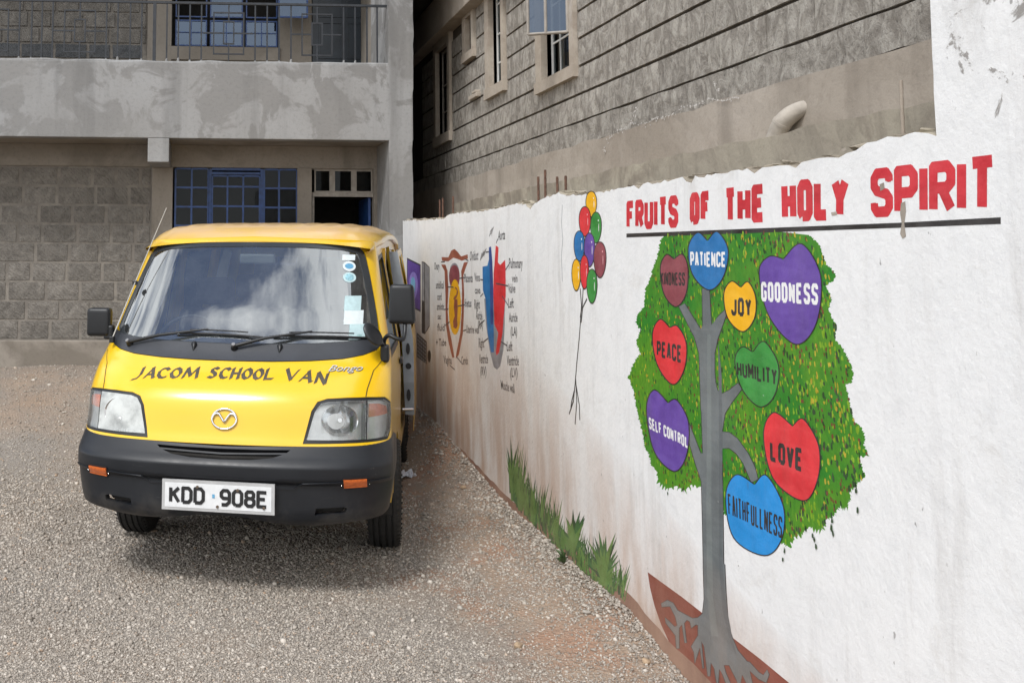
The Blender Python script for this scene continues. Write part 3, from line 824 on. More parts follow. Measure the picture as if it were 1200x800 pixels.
# window surrounds, frames, panes
def nwindow(op, out, bars_y, bars_z, fm, reveal=.13, pm=None):
    (y0, y1, z0, z1), (a0, a1, b0, b1) = op, out
    m = MB(); e = NX-.028
    m.box(e, NX+.021, a0, y0, b0+.001, b1); m.box(e, NX+.021, y1, a1, b0+.001, b1); m.box(e-.012, NX+.021, a0-.01, a1+.01, b0-.03, z0); m.box(e, NX+.021, y0, y1, z1, b1)
    m.box(NX+.0215, NX+reveal+.06, y0-.02, y0+.0, z0, z1); m.box(NX+.0215, NX+reveal+.06, y1+.0, y1+.02, z0, z1)
    f = npart(m, 'window', M['surround'])
    g = MB(); xf = reveal-.0
    for q in (y0+.012, y1-.012): g.box(xf, xf+.03, q-.011-6, q+.011-6, z0, z1)
    for q in (z0+.012, z1-.012): g.box(xf, xf+.03, y0+.024-6, y1-.024-6, q-.011, q+.011)
    for q in bars_y: g.box(xf+.002, xf+.025, q-.007-6, q+.007-6, z0+.024, z1-.024)
    for q in bars_z: g.box(xf+.004, xf+.022, y0+.024-6, y1-.024-6, q-.007, q+.007)
    g.build('frame', fm, f)
    ys = [y0]+list(bars_y)+[y1]; zs_ = [z0]+list(bars_z)+[z1]
    for i in range(len(ys)-1):
        for k in range(len(zs_)-1):
            p = MB(); p.box(xf+.010, xf+.014, ys[i]+.006-6, ys[i+1]-.006-6, zs_[k]+.006, zs_[k+1]-.006); p.build('pane', pm or M['pane'], f)
    return f
nwindow(holes_n[0], outer_n[0], [6.93, 7.12], [3.32, 3.62, 3.95, 4.28], M['whiteframe'], .055)['label'] = 'nearest window of the stone building with a sash tilted open'
nwindow(holes_n[1], outer_n[1], [], [3.45, 3.72, 4.0, 4.3, 4.6, 4.9], M['whiteframe'], .05)['label'] = 'tall narrow window of the stone building'
nwindow(holes_n[2], outer_n[2], [], [], M['greypaint'], .05)['label'] = 'tiny ventilation window high on the stone building'
nwindow(holes_n[3], outer_n[3], [10.5], [3.3, 3.6], M['greypaint'], .05, M['sideglass'])['label'] = 'dark window at the shaded end of the stone building'
# side-hung sash of the nearest window, swung out from its near jamb
def sash():
    A = Vector((NX-.03, 6.73)); B = Vector((2.315, 6.83)); z0, z1 = 3.285, 4.35; f = MB()
    for t in (0, .55, 1): p = A.lerp(B, t); f.tube([(p.x, p.y, z0), (p.x, p.y, z1)], .012, 6)
    for z_ in (z0, z1, (z0+z1)/2): f.tube([(A.x, A.y, z_), (B.x, B.y, z_)], .012 if z_ in (z0, z1) else .008, 6)
    s_ = npart(f, 'open_sash', M['greypaint'])
    for (t0, t1) in ((.02, .54), (.56, .98)):
        for (c_, d_) in ((z0+.01, (z0+z1)/2-.008), ((z0+z1)/2+.008, z1-.01)):
            a, b = A.lerp(B, t0), A.lerp(B, t1); p = MB(); p.add([(a.x-NX, a.y-6, c_), (b.x-NX, b.y-6, c_), (b.x-NX, b.y-6, d_), (a.x-NX, a.y-6, d_)], [(0, 1, 2, 3)]); p.build('pane', M['mirrorpane'], s_)
sash()
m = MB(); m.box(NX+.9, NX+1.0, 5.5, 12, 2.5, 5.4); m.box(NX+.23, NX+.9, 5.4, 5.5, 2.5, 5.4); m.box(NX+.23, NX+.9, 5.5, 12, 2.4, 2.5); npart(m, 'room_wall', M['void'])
# overhanging floor: beam along the wall and dark slab over the alley, end wall added to deepen its shade
m = MB(); m.box(2.46, NX+.1, 7.6, 14, 4.10, 4.50, .006); npart(m, 'overhang_beam', M['nplaster'])
m = MB(); m.box(2.06, 2.6, 8.9, 14, 4.51, 4.7); m.box(2.06, NX+.2, 12.9, 13.0, .2, 6.5); npart(m, 'overhang_slab_and_end_wall', M['void'])
m = MB(); m.box(NX-.05, NX, 9.05, 9.33, 3.205, 3.245, .006); m.box(NX-.05, NX, 9.08, 9.2, 3.25, 3.275, .004); npart(m, 'jutting_stone', M['surround'])
m = MB()
pp = [(2.63, 4.05, 2.325), (2.59, 4.07, 2.318), (2.56, 4.10, 2.298), (2.54, 4.135, 2.268), (2.535, 4.165, 2.23), (2.53, 4.19, 2.18), (2.53, 4.20, 2.13)]
m.tube(spline(pp, 4, False), [.030+.010*min(1, k/9) for k in range(25)], 16); m.tube(spline(pp, 4, False)[12:14], .0418, 16); npart(m, 'drain_pipe', M['pipe'])
# loose white paint splashed along the plinth
m = MB()
def splash(poly_px, wpx, seed):
    r = random.Random(seed); pts = dens(poly_px, 2.2, False)
    for i, p in enumerate(pts):
        for _ in range(3):
            if r.random() < .35: continue
            cy_, cz = onX(p[0]+r.uniform(-2, 2), p[1]+(r.uniform(-.5, 1)**3)*wpx*2.2+1.5*math.sin(p[0]*.21), NX-.02)
            s_ = r.uniform(.002, .009); n = 6
            m.add([(NX-.019-r.uniform(0, .002), cy_+s_*math.cos(2*math.pi*k/n)*r.uniform(.5, 1.2), cz+s_*.7*math.sin(2*math.pi*k/n)*r.uniform(.5, 1.2)) for k in range(n)], [tuple(range(n))])
splash([(707, 181), (712, 165), (722, 152), (740, 146), (757, 143), (777, 139)], 2.5, 1); splash([(740, 145), (746, 127)], 2, 2)
splash([(765, 141), (780, 136), (800, 127), (830, 117), (866, 116)], 1.6, 3); splash([(838, 96), (841, 106)], 1.5, 4)
o = npart(m, 'paint_splash', simple('splashed_white_paint', (.56, .53, .50), .8)); tag(o, kind='stuff')

# ================================================================== boundary wall and mural
wall = empty('boundary_wall', (WX, 5, 0))
tag(wall, 'white plastered boundary wall covered with painted school murals, running beside the van', 'wall')
def wbuild_faces():
    # stepped, ragged top profile sampled along Y
    pts = [(y, onX(px, py, WX)[1]) for px, py in ((1097, 153), (1060, 158), (1023, 165), (985, 183), (958, 186), (930, 192), (880, 197), (830, 206), (800, 209), (760, 215), (735, 220), (700, 226), (678, 228), (662, 229), (655, 226), (640, 230), (628, 238), (621, 245), (616, 240), (608, 238), (570, 247), (530, 250), (520, 256), (500, 258), (484, 258), (465, 259))
           for y in (onX(px, py, WX)[0],)]
    pts.sort()
    ys = [2.443]; 
    r = random.Random(4)
    prof = []
    y = 2.443
    Yk = [p[0] for p in pts]; Zk = [p[1] for p in pts]
    while y < 9.44:
        prof.append((y, float(np.interp(y, Yk, Zk))+r.uniform(-.006, .006)+(r.uniform(-.02, 0) if r.random() < .12 else 0))); y += .022+r.uniform(0, .03)
    prof.append((9.44, prof[-1][1]))
    edge = [(2.443+r.uniform(-.004, .004), z) for z in np.arange(3.4, 2.05, -.05)]
    outline = [(-6, -.5), (-6, 3.4)]+[(2.443, 3.4)]+edge[1:]+prof+[(9.44, -.5)]
    th = .15
    v2, tr = fill([outline])
    vs = [(0, p[0]-5, p[1]) for p in v2]+[(th, p[0]-5, p[1]) for p in v2]; n = len(v2)
    fs = []; cnt = {}
    for f in tr:
        a, b, c = f; fs.append((a, c, b) if True else f); fs.append((a+n, b+n, c+n))
        for e in ((a, b), (b, c), (c, a)): cnt[e] = 1
    front = MB(); front.add(vs, fs)
    o = front.build('plastered_face', M['white'], wall)
    side = MB()
    for (a, b) in cnt:
        if (b, a) in cnt: continue
        side.add([(0.0005, v2[a][0]-5, v2[a][1]+.0), (0.0005, v2[b][0]-5, v2[b][1]), (th-.0005, v2[b][0]-5, v2[b][1]+.012), (th-.0005, v2[a][0]-5, v2[a][1]+.012)], [(0, 1, 2, 3)])
    side.build('bare_top', M['nband'], wall)
    # crumbs of mortar sitting on the broken top
    cr_ = MB()
    for _ in range(220):
        y = r.uniform(2.5, 9.4); z_ = float(np.interp(y, Yk, Zk)); s_ = r.uniform(.004, .016)
        bm = bmesh.new(); bmesh.ops.create_icosphere(bm, subdivisions=1, radius=s_)
        for v in bm.verts: v.co *= r.uniform(.6, 1.3); v.co += Vector((r.uniform(.0, .12), y-5, z_+.004))
        cr_.bm(bm)
    tag(cr_.build('mortar_crumbs', M['nband'], wall), kind='stuff')
wbuild_faces()
for i, (px, y0_, y1_) in enumerate([(515.5, 234, 258), (519, 232, 258), (531, 230, 255), (631, 207, 236), (639, 199, 231), (653.5, 207, 229), (663, 206, 230), (1058.5, 94, 165)]):
    X_ = WX+.07; ya, za = onX(px, y1_, X_); _, zb3 = onX(px, y0_, X_); b = MB()
    n = 12; jt = random.uniform(-.01, .01)
    b.tube([(X_-WX, ya-5+jt*k/n, za-.08+(zb3-za+.08)*k/n) for k in range(n+1)], [(.0048 if px > 1000 else .0068)+(.001 if k % 2 else 0) for k in range(n+1)], 7); b.build('rebar', M['rust'] if px < 1000 else M['surround'], wall)

# ---- paints
PT = dict(
    red=paint('red_paint', rgb(196, 40, 52)), black=paint('black_paint', rgb(34, 30, 30), .3), purple=paint('purple_paint', rgb(98, 68, 156)),
    blue=paint('blue_paint', rgb(28, 110, 172)), sky=paint('bright_blue_paint', rgb(34, 140, 212), .1), maroon=paint('maroon_paint', rgb(136, 66, 76)),
    yellow=paint('yellow_paint', rgb(236, 176, 20), .08), green=paint('heart_green_paint', rgb(52, 140, 58), .22), hred=paint('heart_red_paint', rgb(212, 48, 56), .14),
    white=paint('white_lettering_paint', rgb(232, 232, 232), .04), grey=paint('grey_trunk_paint', rgb(104, 110, 112), .14, 5), dgrey=paint('dark_outline_paint', rgb(52, 50, 52), .2),
    soil=paint('brown_soil_paint', rgb(128, 62, 48), .16, 4, .6, .25), skirt=paint('dusty_brown_paint', rgb(126, 92, 78), .2, 5, .85, .6),
    brown=paint('brown_paint', rgb(150, 82, 62), .15), ink=paint('thin_ink_paint', rgb(72, 70, 76), .3), pale=paint('pale_highlight_paint', rgb(232, 170, 175), .1),
    dabdark=paint('dark_green_dab_paint', rgb(32, 62, 24), .3, 20, .6, .1), dablime=paint('lime_dab_paint', rgb(120, 160, 22), .2, 20, .6, .1), dabred=paint('russet_dab_paint', rgb(108, 56, 30), .3, 20, .6, .1), dabyel=paint('ochre_dab_paint', rgb(168, 152, 30), .25, 20, .6, .1),
    navy=paint('deep_blue_paint', rgb(44, 74, 140), .2), lgrey=paint('light_grey_paint', rgb(140, 142, 150), .2), screen=paint('lilac_paint', rgb(150, 130, 210), .2), cyan=paint('pale_cyan_paint', rgb(120, 180, 215), .15))
def crown_paint():
    m = Mat('leaf_green_paint')
    c = m.mix(m.ramp(m.noise(3.2, 5, .6, .6), [(.40, 0.), (.62, 1.)]), rgb(38, 124, 32), rgb(84, 142, 32))
    c = m.mix(m.ramp(m.noise(60, 4, .6, sc=(1, 1, .35)), [(.35, .35), (.55, 0.)]), c, rgb(40, 104, 26))
    m.col(grime(m, c, .1)); m.set(Roughness=.5); wall_relief(m, 1.); return m.m
PT['crown'] = crown_paint()
def wq(px, py): y, z = onX(px, py, WX); return (y, z)
def flat(name, loops, mat, layer, parent, holes=(), metric=False):
    """a coat of paint: filled outline lying on the wall, a fraction of a millimetre per coat"""
    if not metric: loops = [[wq(*p) for p in l] for l in loops]; holes = [[wq(*p) for p in l] for l in holes]
    v2, tr = fill(loops, holes); used = sorted({i for f in tr for i in f}); mp_ = {u: k for k, u in enumerate(used)}
    vs = [(-.00022*layer, v2[i][0]-5, v2[i][1]) for i in used]; me = bpy.data.meshes.new(name)
    fs = []
    for f in tr:
        a, b, c = [mp_[i] for i in f]
        if (vs[b][1]-vs[a][1])*(vs[c][2]-vs[a][2])-(vs[c][1]-vs[a][1])*(vs[b][2]-vs[a][2]) > 0: b, c = c, b
        fs.append((a, b, c))
    me.from_pydata(vs, [], fs); me.materials.append(mat); me.update()
    return link(name, me, parent)

def wl_(pts, w): return stroke([wq(*p) for p in pts], w)
# stroke letters on a 4 x 6 cell (x right, y up)
G = {
 'A': [[(0, 0), (1.7, 6), (2.3, 6), (4, 0)], [(.7, 1.9), (3.3, 1.9)]], 'B': [[(0, 0), (0, 6), (3, 6), (3.7, 5.3), (3.7, 3.8), (3, 3.1), (0, 3.1)], [(3, 3.1), (4, 2.3), (4, .8), (3.2, 0), (0, 0)]],
 'C': [[(4, 4.6), (4, 5.3), (3.2, 6), (.8, 6), (0, 5.2), (0, .8), (.8, 0), (3.2, 0), (4, .7), (4, 1.5)]], 'D': [[(0, 0), (0, 6), (2.8, 6), (4, 4.8), (4, 1.2), (2.8, 0), (0, 0)]],
 'E': [[(4, 6), (0, 6), (0, 0), (4, 0)], [(0, 3.1), (3.3, 3.1)]], 'F': [[(4, 6), (0, 6), (0, 0)], [(0, 3.1), (3.2, 3.1)]],
 'G': [[(4, 4.7), (4, 5.3), (3.2, 6), (.8, 6), (0, 5.2), (0, .8), (.8, 0), (3.2, 0), (4, .8), (4, 2.8), (2.3, 2.8)]], 'H': [[(0, 0), (0, 6)], [(4, 0), (4, 6)], [(0, 3), (4, 3)]],
 'I': [[(0, 0), (0, 6)]], 'J': [[(3.4, 6), (3.4, .9), (2.6, 0), (.7, 0), (0, .8), (0, 1.6)]], 'K': [[(0, 0), (0, 6)], [(4, 6), (.2, 2.7)], [(1.4, 3.6), (4, 0)]],
 'L': [[(0, 6), (0, 0), (3.8, 0)]], 'M': [[(0, 0), (0, 6), (2, 2), (4, 6), (4, 0)]], 'N': [[(0, 0), (0, 6), (4, 0), (4, 6)]],
 'O': [[(.8, 0), (0, .8), (0, 5.2), (.8, 6), (3.2, 6), (4, 5.2), (4, .8), (3.2, 0), (.8, 0)]], 'P': [[(0, 0), (0, 6), (3.1, 6), (4, 5.2), (4, 3.4), (3.1, 2.7), (0, 2.7)]],
 'R': [[(0, 0), (0, 6), (3.1, 6), (4, 5.2), (4, 3.7), (3.1, 3), (0, 3)], [(1.9, 3), (4, 0)]],
 'S': [[(4, 4.7), (4, 5.3), (3.3, 6), (.8, 6), (0, 5.2), (0, 4), (.7, 3.3), (3.3, 2.7), (4, 2), (4, .8), (3.2, 0), (.7, 0), (0, .7), (0, 1.4)]],
 'T': [[(0, 6), (4, 6)], [(2, 6), (2, 0)]], 'U': [[(0, 6), (0, .8), (.8, 0), (3.2, 0), (4, .8), (4, 6)]], 'V': [[(0, 6), (2, 0), (4, 6)]],
 'Y': [[(0, 6), (2, 2.9), (4, 6)], [(2, 2.9), (2, 0)]], '9': [[(.2, 0), (2.6, 0), (4, 1.2), (4, 5), (3, 6), (1, 6), (0, 5), (0, 3.6), (1, 2.7), (4, 2.7)]],
 '0': [[(1, 0), (0, 1), (0, 5), (1, 6), (3, 6), (4, 5), (4, 1), (3, 0), (1, 0)]], '8': [[(1, 3.2), (.2, 4), (.2, 5.2), (1, 6), (3, 6), (3.8, 5.2), (3.8, 4), (3, 3.2), (1, 3.2), (0, 2.3), (0, .9), (1, 0), (3, 0), (4, .9), (4, 2.3), (3, 3.2)]]}
GW = {'I': 0, 'J': 3.4, 'M': 4.8}
def letters(text, sp=2.0, space=2.4):
    """-> list of (char, polylines with x in [0,1], y in [0,1])"""
    out = []; x = 0
    for ch in text:
        if ch == ' ': x += space; continue
        wd = GW.get(ch, 4); k = wd/4 if ch not in ('I', 'J') else 1
        out.append((ch, [[(x+p[0]*k, p[1]/6) for p in pl_] for pl_ in G[ch]])); x += wd+sp
    W_ = x-sp
    return [(c, [[(p[0]/W_, p[1]) for p in pl_] for pl_ in ps]) for c, ps in out]
def stroke(pl_, w, w2=None, ext=True):
    """rectangles (with mitred squares at the bends) for a polyline given in metres"""
    res = []; h = w/2
    for i in range(len(pl_)-1):
        a = Vector(pl_[i]); b = Vector(pl_[i+1]); d = b-a
        if d.length < 1e-6: continue
        d.normalize(); n = Vector((-d.y, d.x))*h
        a2 = a-d*h*(.30 if i else .0); b2 = b+d*h*(.30 if i < len(pl_)-2 else .0)
        res.append([tuple(a2+n), tuple(a2-n), tuple(b2-n), tuple(b2+n)])
    for i in range(1, len(pl_)-1):
        c = Vector(pl_[i]); res.append([(c.x+h*math.cos(math.pi*k/4+.39), c.y+h*math.sin(math.pi*k/4+.39)) for k in range(8)])
    return res
def quadmap(q, u, v):
    TL, TR, BR, BL = q
    tx, ty = TL[0]+(TR[0]-TL[0])*u, TL[1]+(TR[1]-TL[1])*u; bx, by = BL[0]+(BR[0]-BL[0])*u, BL[1]+(BR[1]-BL[1])*u
    return (bx+(tx-bx)*v, by+(ty-by)*v)
def wall_text(text, quad, weight, mat, layer, parent, name='lettering', sp=2.0, each=False, inset=True, space=2.4):
    """quad in photo pixels -> metres on the wall; interpolated in metres so letters keep true widths"""
    q = [wq(*p) for p in quad]; loops = []
    if not each: weight = min(weight, .33*math.hypot(q[1][0]-q[0][0], q[1][1]-q[0][1])/len(text))
    H_ = math.hypot(q[0][0]-q[3][0], q[0][1]-q[3][1]); w_ = weight
    L_ = math.hypot(q[1][0]-q[0][0], q[1][1]-q[0][1]); iu = w_/2/L_; iv = w_/2/H_
    ng = len(text.replace(' ', ''))-1; sw = sum((GW.get(c_, 4) if c_ not in 'IJ' else (0 if c_ == 'I' else 3.4)) for c_ in text if c_ != ' '); ns_ = text.count(' ')
    gap = w_*sp; space = 0; u_ = (L_-w_-ng*gap-ns_*gap*.9)/sw; sp_ = gap/u_; space = sp_*.9; sp = sp_
    objs = []
    for ch, ps in letters(text, sp, space):
        ll = []
        for pl_ in ps:
            pts = [quadmap(q, iu+(1-2*iu)*p[0], iv+(1-2*iv)*p[1]) for p in pl_]
            ll += stroke(pts, w_)
        if each:
            o = flat(name, ll, mat, layer, parent, metric=True); objs.append(o)
        else: loops += ll
    if each: return objs
    return flat(name, loops, mat, layer, parent, metric=True)
Z8 = lambda p: (720+p[0]/3.636, 260+p[1]/3.636)
Z9 = lambda p: (720+p[0]/3.636, 440+p[1]/3.636)
Z10 = lambda p: (740+p[0]/4.615, 640+p[1]/4.615)
Z5 = lambda p: (700+p[0]/2.4, p[1]/2.4)
Z6 = lambda p: (460+p[0]/4, 240+p[1]/4)
# title, one object per painted letter
for wd, q in (('FRUITS', ((82, 566), (228, 548), (228, 640), (82, 648))), ('OF', ((260, 543), (320, 536), (320, 625), (260, 634))), ('THE', ((356, 530), (473, 516), (473, 624), (357, 632))),
              ('HOLY', ((517, 510), (708, 495), (706, 617), (520, 625))), ('SPIRIT', ((768, 476), (1125, 433), (1124, 598), (770, 612)))):
    wall_text(wd, [Z5(p) for p in q], {'FRUITS': .034, 'OF': .037, 'THE': .035, 'HOLY': .035, 'SPIRIT': .0305}[wd], PT['red'], 2, wall, 'painted_letter', 1.16, True)
flat('painted_underline', [[Z5(p) for p in dens([(82, 657), (858, 626), (1135, 611), (1135, 630), (870, 640), (82, 668)], 60)]], PT['black'], 2, wall)
for poly in (((1056, 238), (1061, 236), (1062, 248), (1060, 262), (1062, 277), (1058, 280), (1055, 274), (1057, 262), (1055, 250)), ((1031, 216), (1036, 214), (1037, 221), (1032, 224)), ((974, 249), (981, 248), (981, 252), (975, 253)), ((986, 175), (991, 173), (992, 176), (987, 178))):
    flat('bare_patch', [list(poly)], M['nplaster'], 3.2, wall)
flat('hairline_crack', wl_([(659, 240), (658, 262), (659.5, 280), (658, 300), (659, 330)], .006), PT['lgrey'], .9, wall, metric=True)
# tree crown
crown8 = [(215, 55), (340, 47), (500, 44), (700, 42), (830, 56), (872, 100), (900, 180), (935, 210), (942, 235), (925, 255), (900, 268), (925, 330), (912, 380), (945, 440), (938, 500), (975, 545), (1000, 590), (1018, 645), (1008, 685), (982, 692), (1000, 755)]
crown9 = [(1000, 110), (1022, 195), (1050, 220), (1068, 262), (1062, 300), (1087, 340), (1042, 345), (1068, 432), (1028, 440), (1030, 470), (1000, 482), (998, 555), (960, 550), (935, 590), (905, 610), (880, 655), (835, 640), (800, 665), (770, 680), (740, 725), (690, 690), (600, 640), (500, 602), (468, 575), (430, 520), (378, 470), (365, 455), (330, 460), (300, 488), (265, 468), (230, 480), (190, 450), (178, 400), (160, 385), (150, 340), (130, 300), (118, 230), (100, 160), (78, 50)]
crown8b = [(60, 660), (85, 600), (112, 560), (95, 515), (112, 460), (92, 425), (98, 395), (130, 360), (133, 290), (160, 220), (185, 140), (200, 75)]
cp = [Z8(p) for p in crown8]+[Z9(p) for p in crown9]+[Z8(p) for p in crown8b]
rc = random.Random(11); rag = []
cd = dens(cp, 1.1)
for i, p in enumerate(cd):
    a = cd[i-1]; b = cd[(i+1) % len(cd)]; nx_, ny_ = (b[1]-a[1]), -(b[0]-a[0]); l = math.hypot(nx_, ny_) or 1
    amp = rc.uniform(-.9, 1.6)*(1.0 if p[1] < 560 else 1.9)*(0 if p[1] < 276 and p[0] < 950 else 1); rag.append((p[0]+nx_/l*amp, p[1]+ny_/l*amp+(abs(amp)*1.2 if p[1] > 560 else 0)))
crown = flat('tree_crown', [rag], PT['crown'], 1, wall)
def dabs(n, mat, lo, hi, seed, clump):
    r = random.Random(seed); vs = []; fs = []
    k = 0
    while k < n:
        px, py = r.uniform(738, 1018), r.uniform(272, 650)
        v = math.sin(px*.06+seed)*math.sin(py*.05+seed*2)
        if r.random() > .5+.5*v*clump: continue
        if not inpoly(px, py, cp): continue
        y, z_ = wq(px, py); w_, h_ = r.uniform(.0022, .0050), r.uniform(lo, hi)*.72; a = r.uniform(-.35, .15); X_ = -.00022*(2.0+.75*r.random())
        c, s = math.cos(a), math.sin(a); b = len(vs)
        for (u, v2) in ((-w_, -h_*.6), (0, -h_), (w_, -h_*.5), (w_, h_*.5), (0, h_), (-w_, h_*.6)): vs.append((X_, y-5+u*c-v2*s, z_+u*s+v2*c))
        fs.append(tuple(range(b+5, b-1, -1))); k += 1
    me = bpy.data.meshes.new('leaf_dabs'); me.from_pydata(vs, [], fs); me.materials.append(mat); me.update()
    tag(link('leaf_dabs', me, crown), kind='stuff')
dabs(900, PT['dabdark'], .008, .018, 1, .5); dabs(750, PT['dablime'], .008, .02, 2, .9); dabs(520, PT['dabred'], .006, .013, 3, .7); dabs(420, PT['dabyel'], .007, .016, 4, .9)
m_ = MB(); r_ = random.Random(3)
# stray drips and dabs below the crown
for (px, py) in [(1002, 567), (1004, 575), (1006, 598), (976, 610), (975, 618), (977, 625), (945, 620), (953, 628), (957, 640), (955, 632), (920, 645), (918, 655), (783, 578), (801, 573)]:
    y, z_ = wq(px, py)
    m_.add([(-.0027, y-5+u*.005*r_.uniform(.6, 1.2), z_+v*.011*r_.uniform(.5, 1.2)) for u, v in ((-1, -.4), (0, -1), (1, -.5), (.8, .6), (0, 1), (-1, .5))][::-1], [tuple(range(6))])
tag(m_.build('stray_dabs', PT['dabdark'], crown), kind='stuff')
# trunk, branches and roots
tl = [Z8(p) for p in ((375, 285), (378, 440), (368, 458), (300, 348), (276, 360), (342, 490), (362, 560), (370, 800))]
tl += [Z9(p) for p in ((372, 150), (378, 330), (368, 330), (318, 200), (315, 268), (345, 370), (372, 450), (376, 600), (380, 800))]
tl += [Z10(p) for p in ((390, 120), (395, 280), (386, 362), (360, 385), (330, 388), (300, 372), (250, 345), (225, 305), (195, 290), (163, 308), (165, 325), (210, 322), (238, 375), (250, 425), (235, 435), (205, 405), (182, 383), (188, 412), (225, 460), (240, 480), (245, 550), (258, 550), (258, 440), (275, 420), (290, 520), (298, 520), (285, 415), (300, 395), (318, 405), (325, 440), (350, 420), (362, 425), (362, 480), (325, 540), (340, 570), (345, 632), (352, 600), (365, 560), (372, 545), (388, 660), (392, 655), (378, 510), (395, 540), (415, 700), (425, 700), (430, 625), (450, 660), (462, 738), (470, 738), (475, 660), (495, 690), (520, 760), (545, 760), (510, 680), (500, 640), (530, 640), (570, 720), (585, 770), (600, 690), (640, 770), (655, 740), (640, 670), (690, 715), (730, 735), (745, 690), (735, 665), (715, 695), (690, 680), (640, 625), (625, 620), (575, 560), (545, 490), (525, 430), (512, 250), (505, 100))]
tl += [Z9(p) for p in ((466, 800), (462, 500), (458, 310), (490, 308), (520, 330), (550, 372), (585, 455), (612, 440), (600, 390), (570, 330), (525, 268), (490, 242), (460, 238), (472, 160), (500, 115), (545, 55), (527, 32), (490, 62), (458, 78), (440, 62), (432, 30))]
tl += [Z8(p) for p in ((428, 640), (428, 560), (440, 500), (476, 400), (472, 375), (445, 400), (414, 440), (405, 285))]
def grow(poly, d):
    out = []; n = len(poly); A = sum(poly[i][0]*poly[(i+1) % n][1]-poly[(i+1) % n][0]*poly[i][1] for i in range(n)); s = 1 if A > 0 else -1
    for i in range(n):
        a, b = poly[i-1], poly[(i+1) % n]; nx_, ny_ = (b[1]-a[1])*s, -(b[0]-a[0])*s; l = math.hypot(nx_, ny_) or 1; out.append((poly[i][0]+nx_/l*d, poly[i][1]+ny_/l*d))
    return out
soil = [Z10(p) for p in ((88, 138), (180, 205), (270, 270), (385, 360), (470, 425), (545, 490), (700, 610), (855, 738), (1020, 860), (1030, 1150), (700, 1020), (560, 940))]+[(858, 826), (835, 803), (812, 780), (787, 758)]+[Z10(p) for p in ((160, 420), (125, 320), (100, 220))]
so_ = flat('painted_soil', [grow(soil, 0)], PT['soil'], 1.2, wall)
ol = flat('trunk_outline', [grow(tl, .8)], PT['dgrey'], 3.2, wall)
tt = flat('tree_trunk', [tl], PT['grey'], 4.2, wall)
flat('trunk_highlight', [[(829, 392), (833, 392), (834, 480), (834, 600), (836, 700), (842, 745), (834, 745), (829, 700), (828, 600), (829, 480)]], paint('pale_trunk_paint', rgb(114, 121, 121), .12, 5), 4.7, tt)
flat('trunk_shade', [[(842, 400), (846, 440), (847, 520), (846, 640), (850, 700), (858, 745), (864, 770), (856, 752), (847, 715), (843, 660), (843, 520)]], paint('dark_trunk_paint', rgb(94, 100, 103), .12, 5), 4.7, tt)
# dusty brown skirting stripe following the ground
sk = []; top_ = [(2.0, .03), (3.0, .04), (3.6, .06), (4.1, .10), (4.42, .155), (4.9, .145), (5.3, .150), (5.8, .150), (6.3, .155), (6.9, .20), (7.4, .24)]
r_ = random.Random(8)
up_ = [(y, float(np.interp(y, [a for a, b in top_], [b for a, b in top_]))+r_.uniform(-.006, .006)) for y in np.arange(1.6, 7.4, .07)]
flat('painted_skirting', [up_+[(7.4, .0), (1.6, -.25)]], PT['skirt'], 1.6, wall, metric=True)
# hearts
def heart(name, N_, LT, LX, LL, B, RL, RX, RTp, zf, col, text, tq, tw, tcol, label, shine=True):
    # N_ notch, LT left lobe top, LX left extreme, LL lower left, B bottom, ...
    pts = [(N_[0]-2, N_[1]), LT, LX, LL, B, RL, RX, RTp, (N_[0]+2, N_[1])]
    pts = [p for p in pts]
    sp_ = spline(pts, 8, True)
    px = [zf(p) for p in sp_]
    h = flat('painted_heart', [grow(px, .75)], PT['black'], 5.2, wall); h['label'] = label
    f = flat('heart_fill', [grow(px, -.55)], PT[col], 6.2, h)
    f.name = 'heart_fill'
    wall_text(text, [zf(p) for p in tq], tw, PT[tcol], 7.4, h, 'lettering', 1.5)
heart('', (255, 157), (222, 140), (197, 195), (212, 305), (262, 361), (305, 310), (315, 200), (292, 139), Z8, 'maroon', 'KINDNESS', ((198, 213), (302, 216), (302, 272), (200, 270)), .0100, 'black', 'maroon heart reading KINDNESS')
heart('', (398, 78), (355, 46), (316, 110), (335, 225), (405, 290), (465, 235), (486, 120), (440, 42), Z8, 'blue', 'PATIENCE', ((324, 127), (476, 128), (476, 193), (326, 190)), .0125, 'white', 'blue heart reading PATIENCE')
heart('', (540, 277), (500, 253), (468, 305), (485, 410), (548, 467), (598, 410), (603, 320), (572, 256), Z8, 'yellow', 'JOY', ((500, 322), (585, 324), (587, 407), (499, 398)), .017, 'black', 'small yellow heart reading JOY')
heart('', (720, 157), (660, 148), (618, 215), (660, 400), (775, 521), (862, 430), (880, 230), (800, 94), Z8, 'purple', 'GOODNESS', ((626, 255), (870, 262), (870, 354), (628, 338)), .0145, 'white', 'largest purple heart reading GOODNESS')
heart('', (238, 448), (195, 415), (163, 480), (185, 610), (250, 692), (298, 630), (308, 520), (272, 446), Z8, 'hred', 'PEACE', ((182, 505), (288, 525), (288, 602), (182, 572)), .014, 'black', 'red heart reading PEACE')
heart('', (590, 552), (545, 533), (515, 590), (545, 710), (622, 787), (685, 735), (700, 610), (640, 510), Z8, 'green', 'HUMILITY', ((522, 592), (694, 625), (694, 700), (525, 656)), .0125, 'black', 'green heart reading HUMILITY')
heart('', (230, 113), (170, 61), (138, 140), (170, 320), (255, 407), (308, 340), (317, 200), (268, 105), Z9, 'purple', 'SELF CONTROL', ((147, 175), (316, 262), (316, 310), (150, 225)), .011, 'white', 'slanting purple heart reading SELF CONTROL')
heart('', (760, 212), (680, 157), (637, 250), (680, 440), (808, 532), (868, 440), (872, 300), (808, 186), Z9, 'hred', 'LOVE', ((664, 275), (805, 310), (803, 412), (666, 362)), .0185, 'black', 'large red heart reading LOVE')
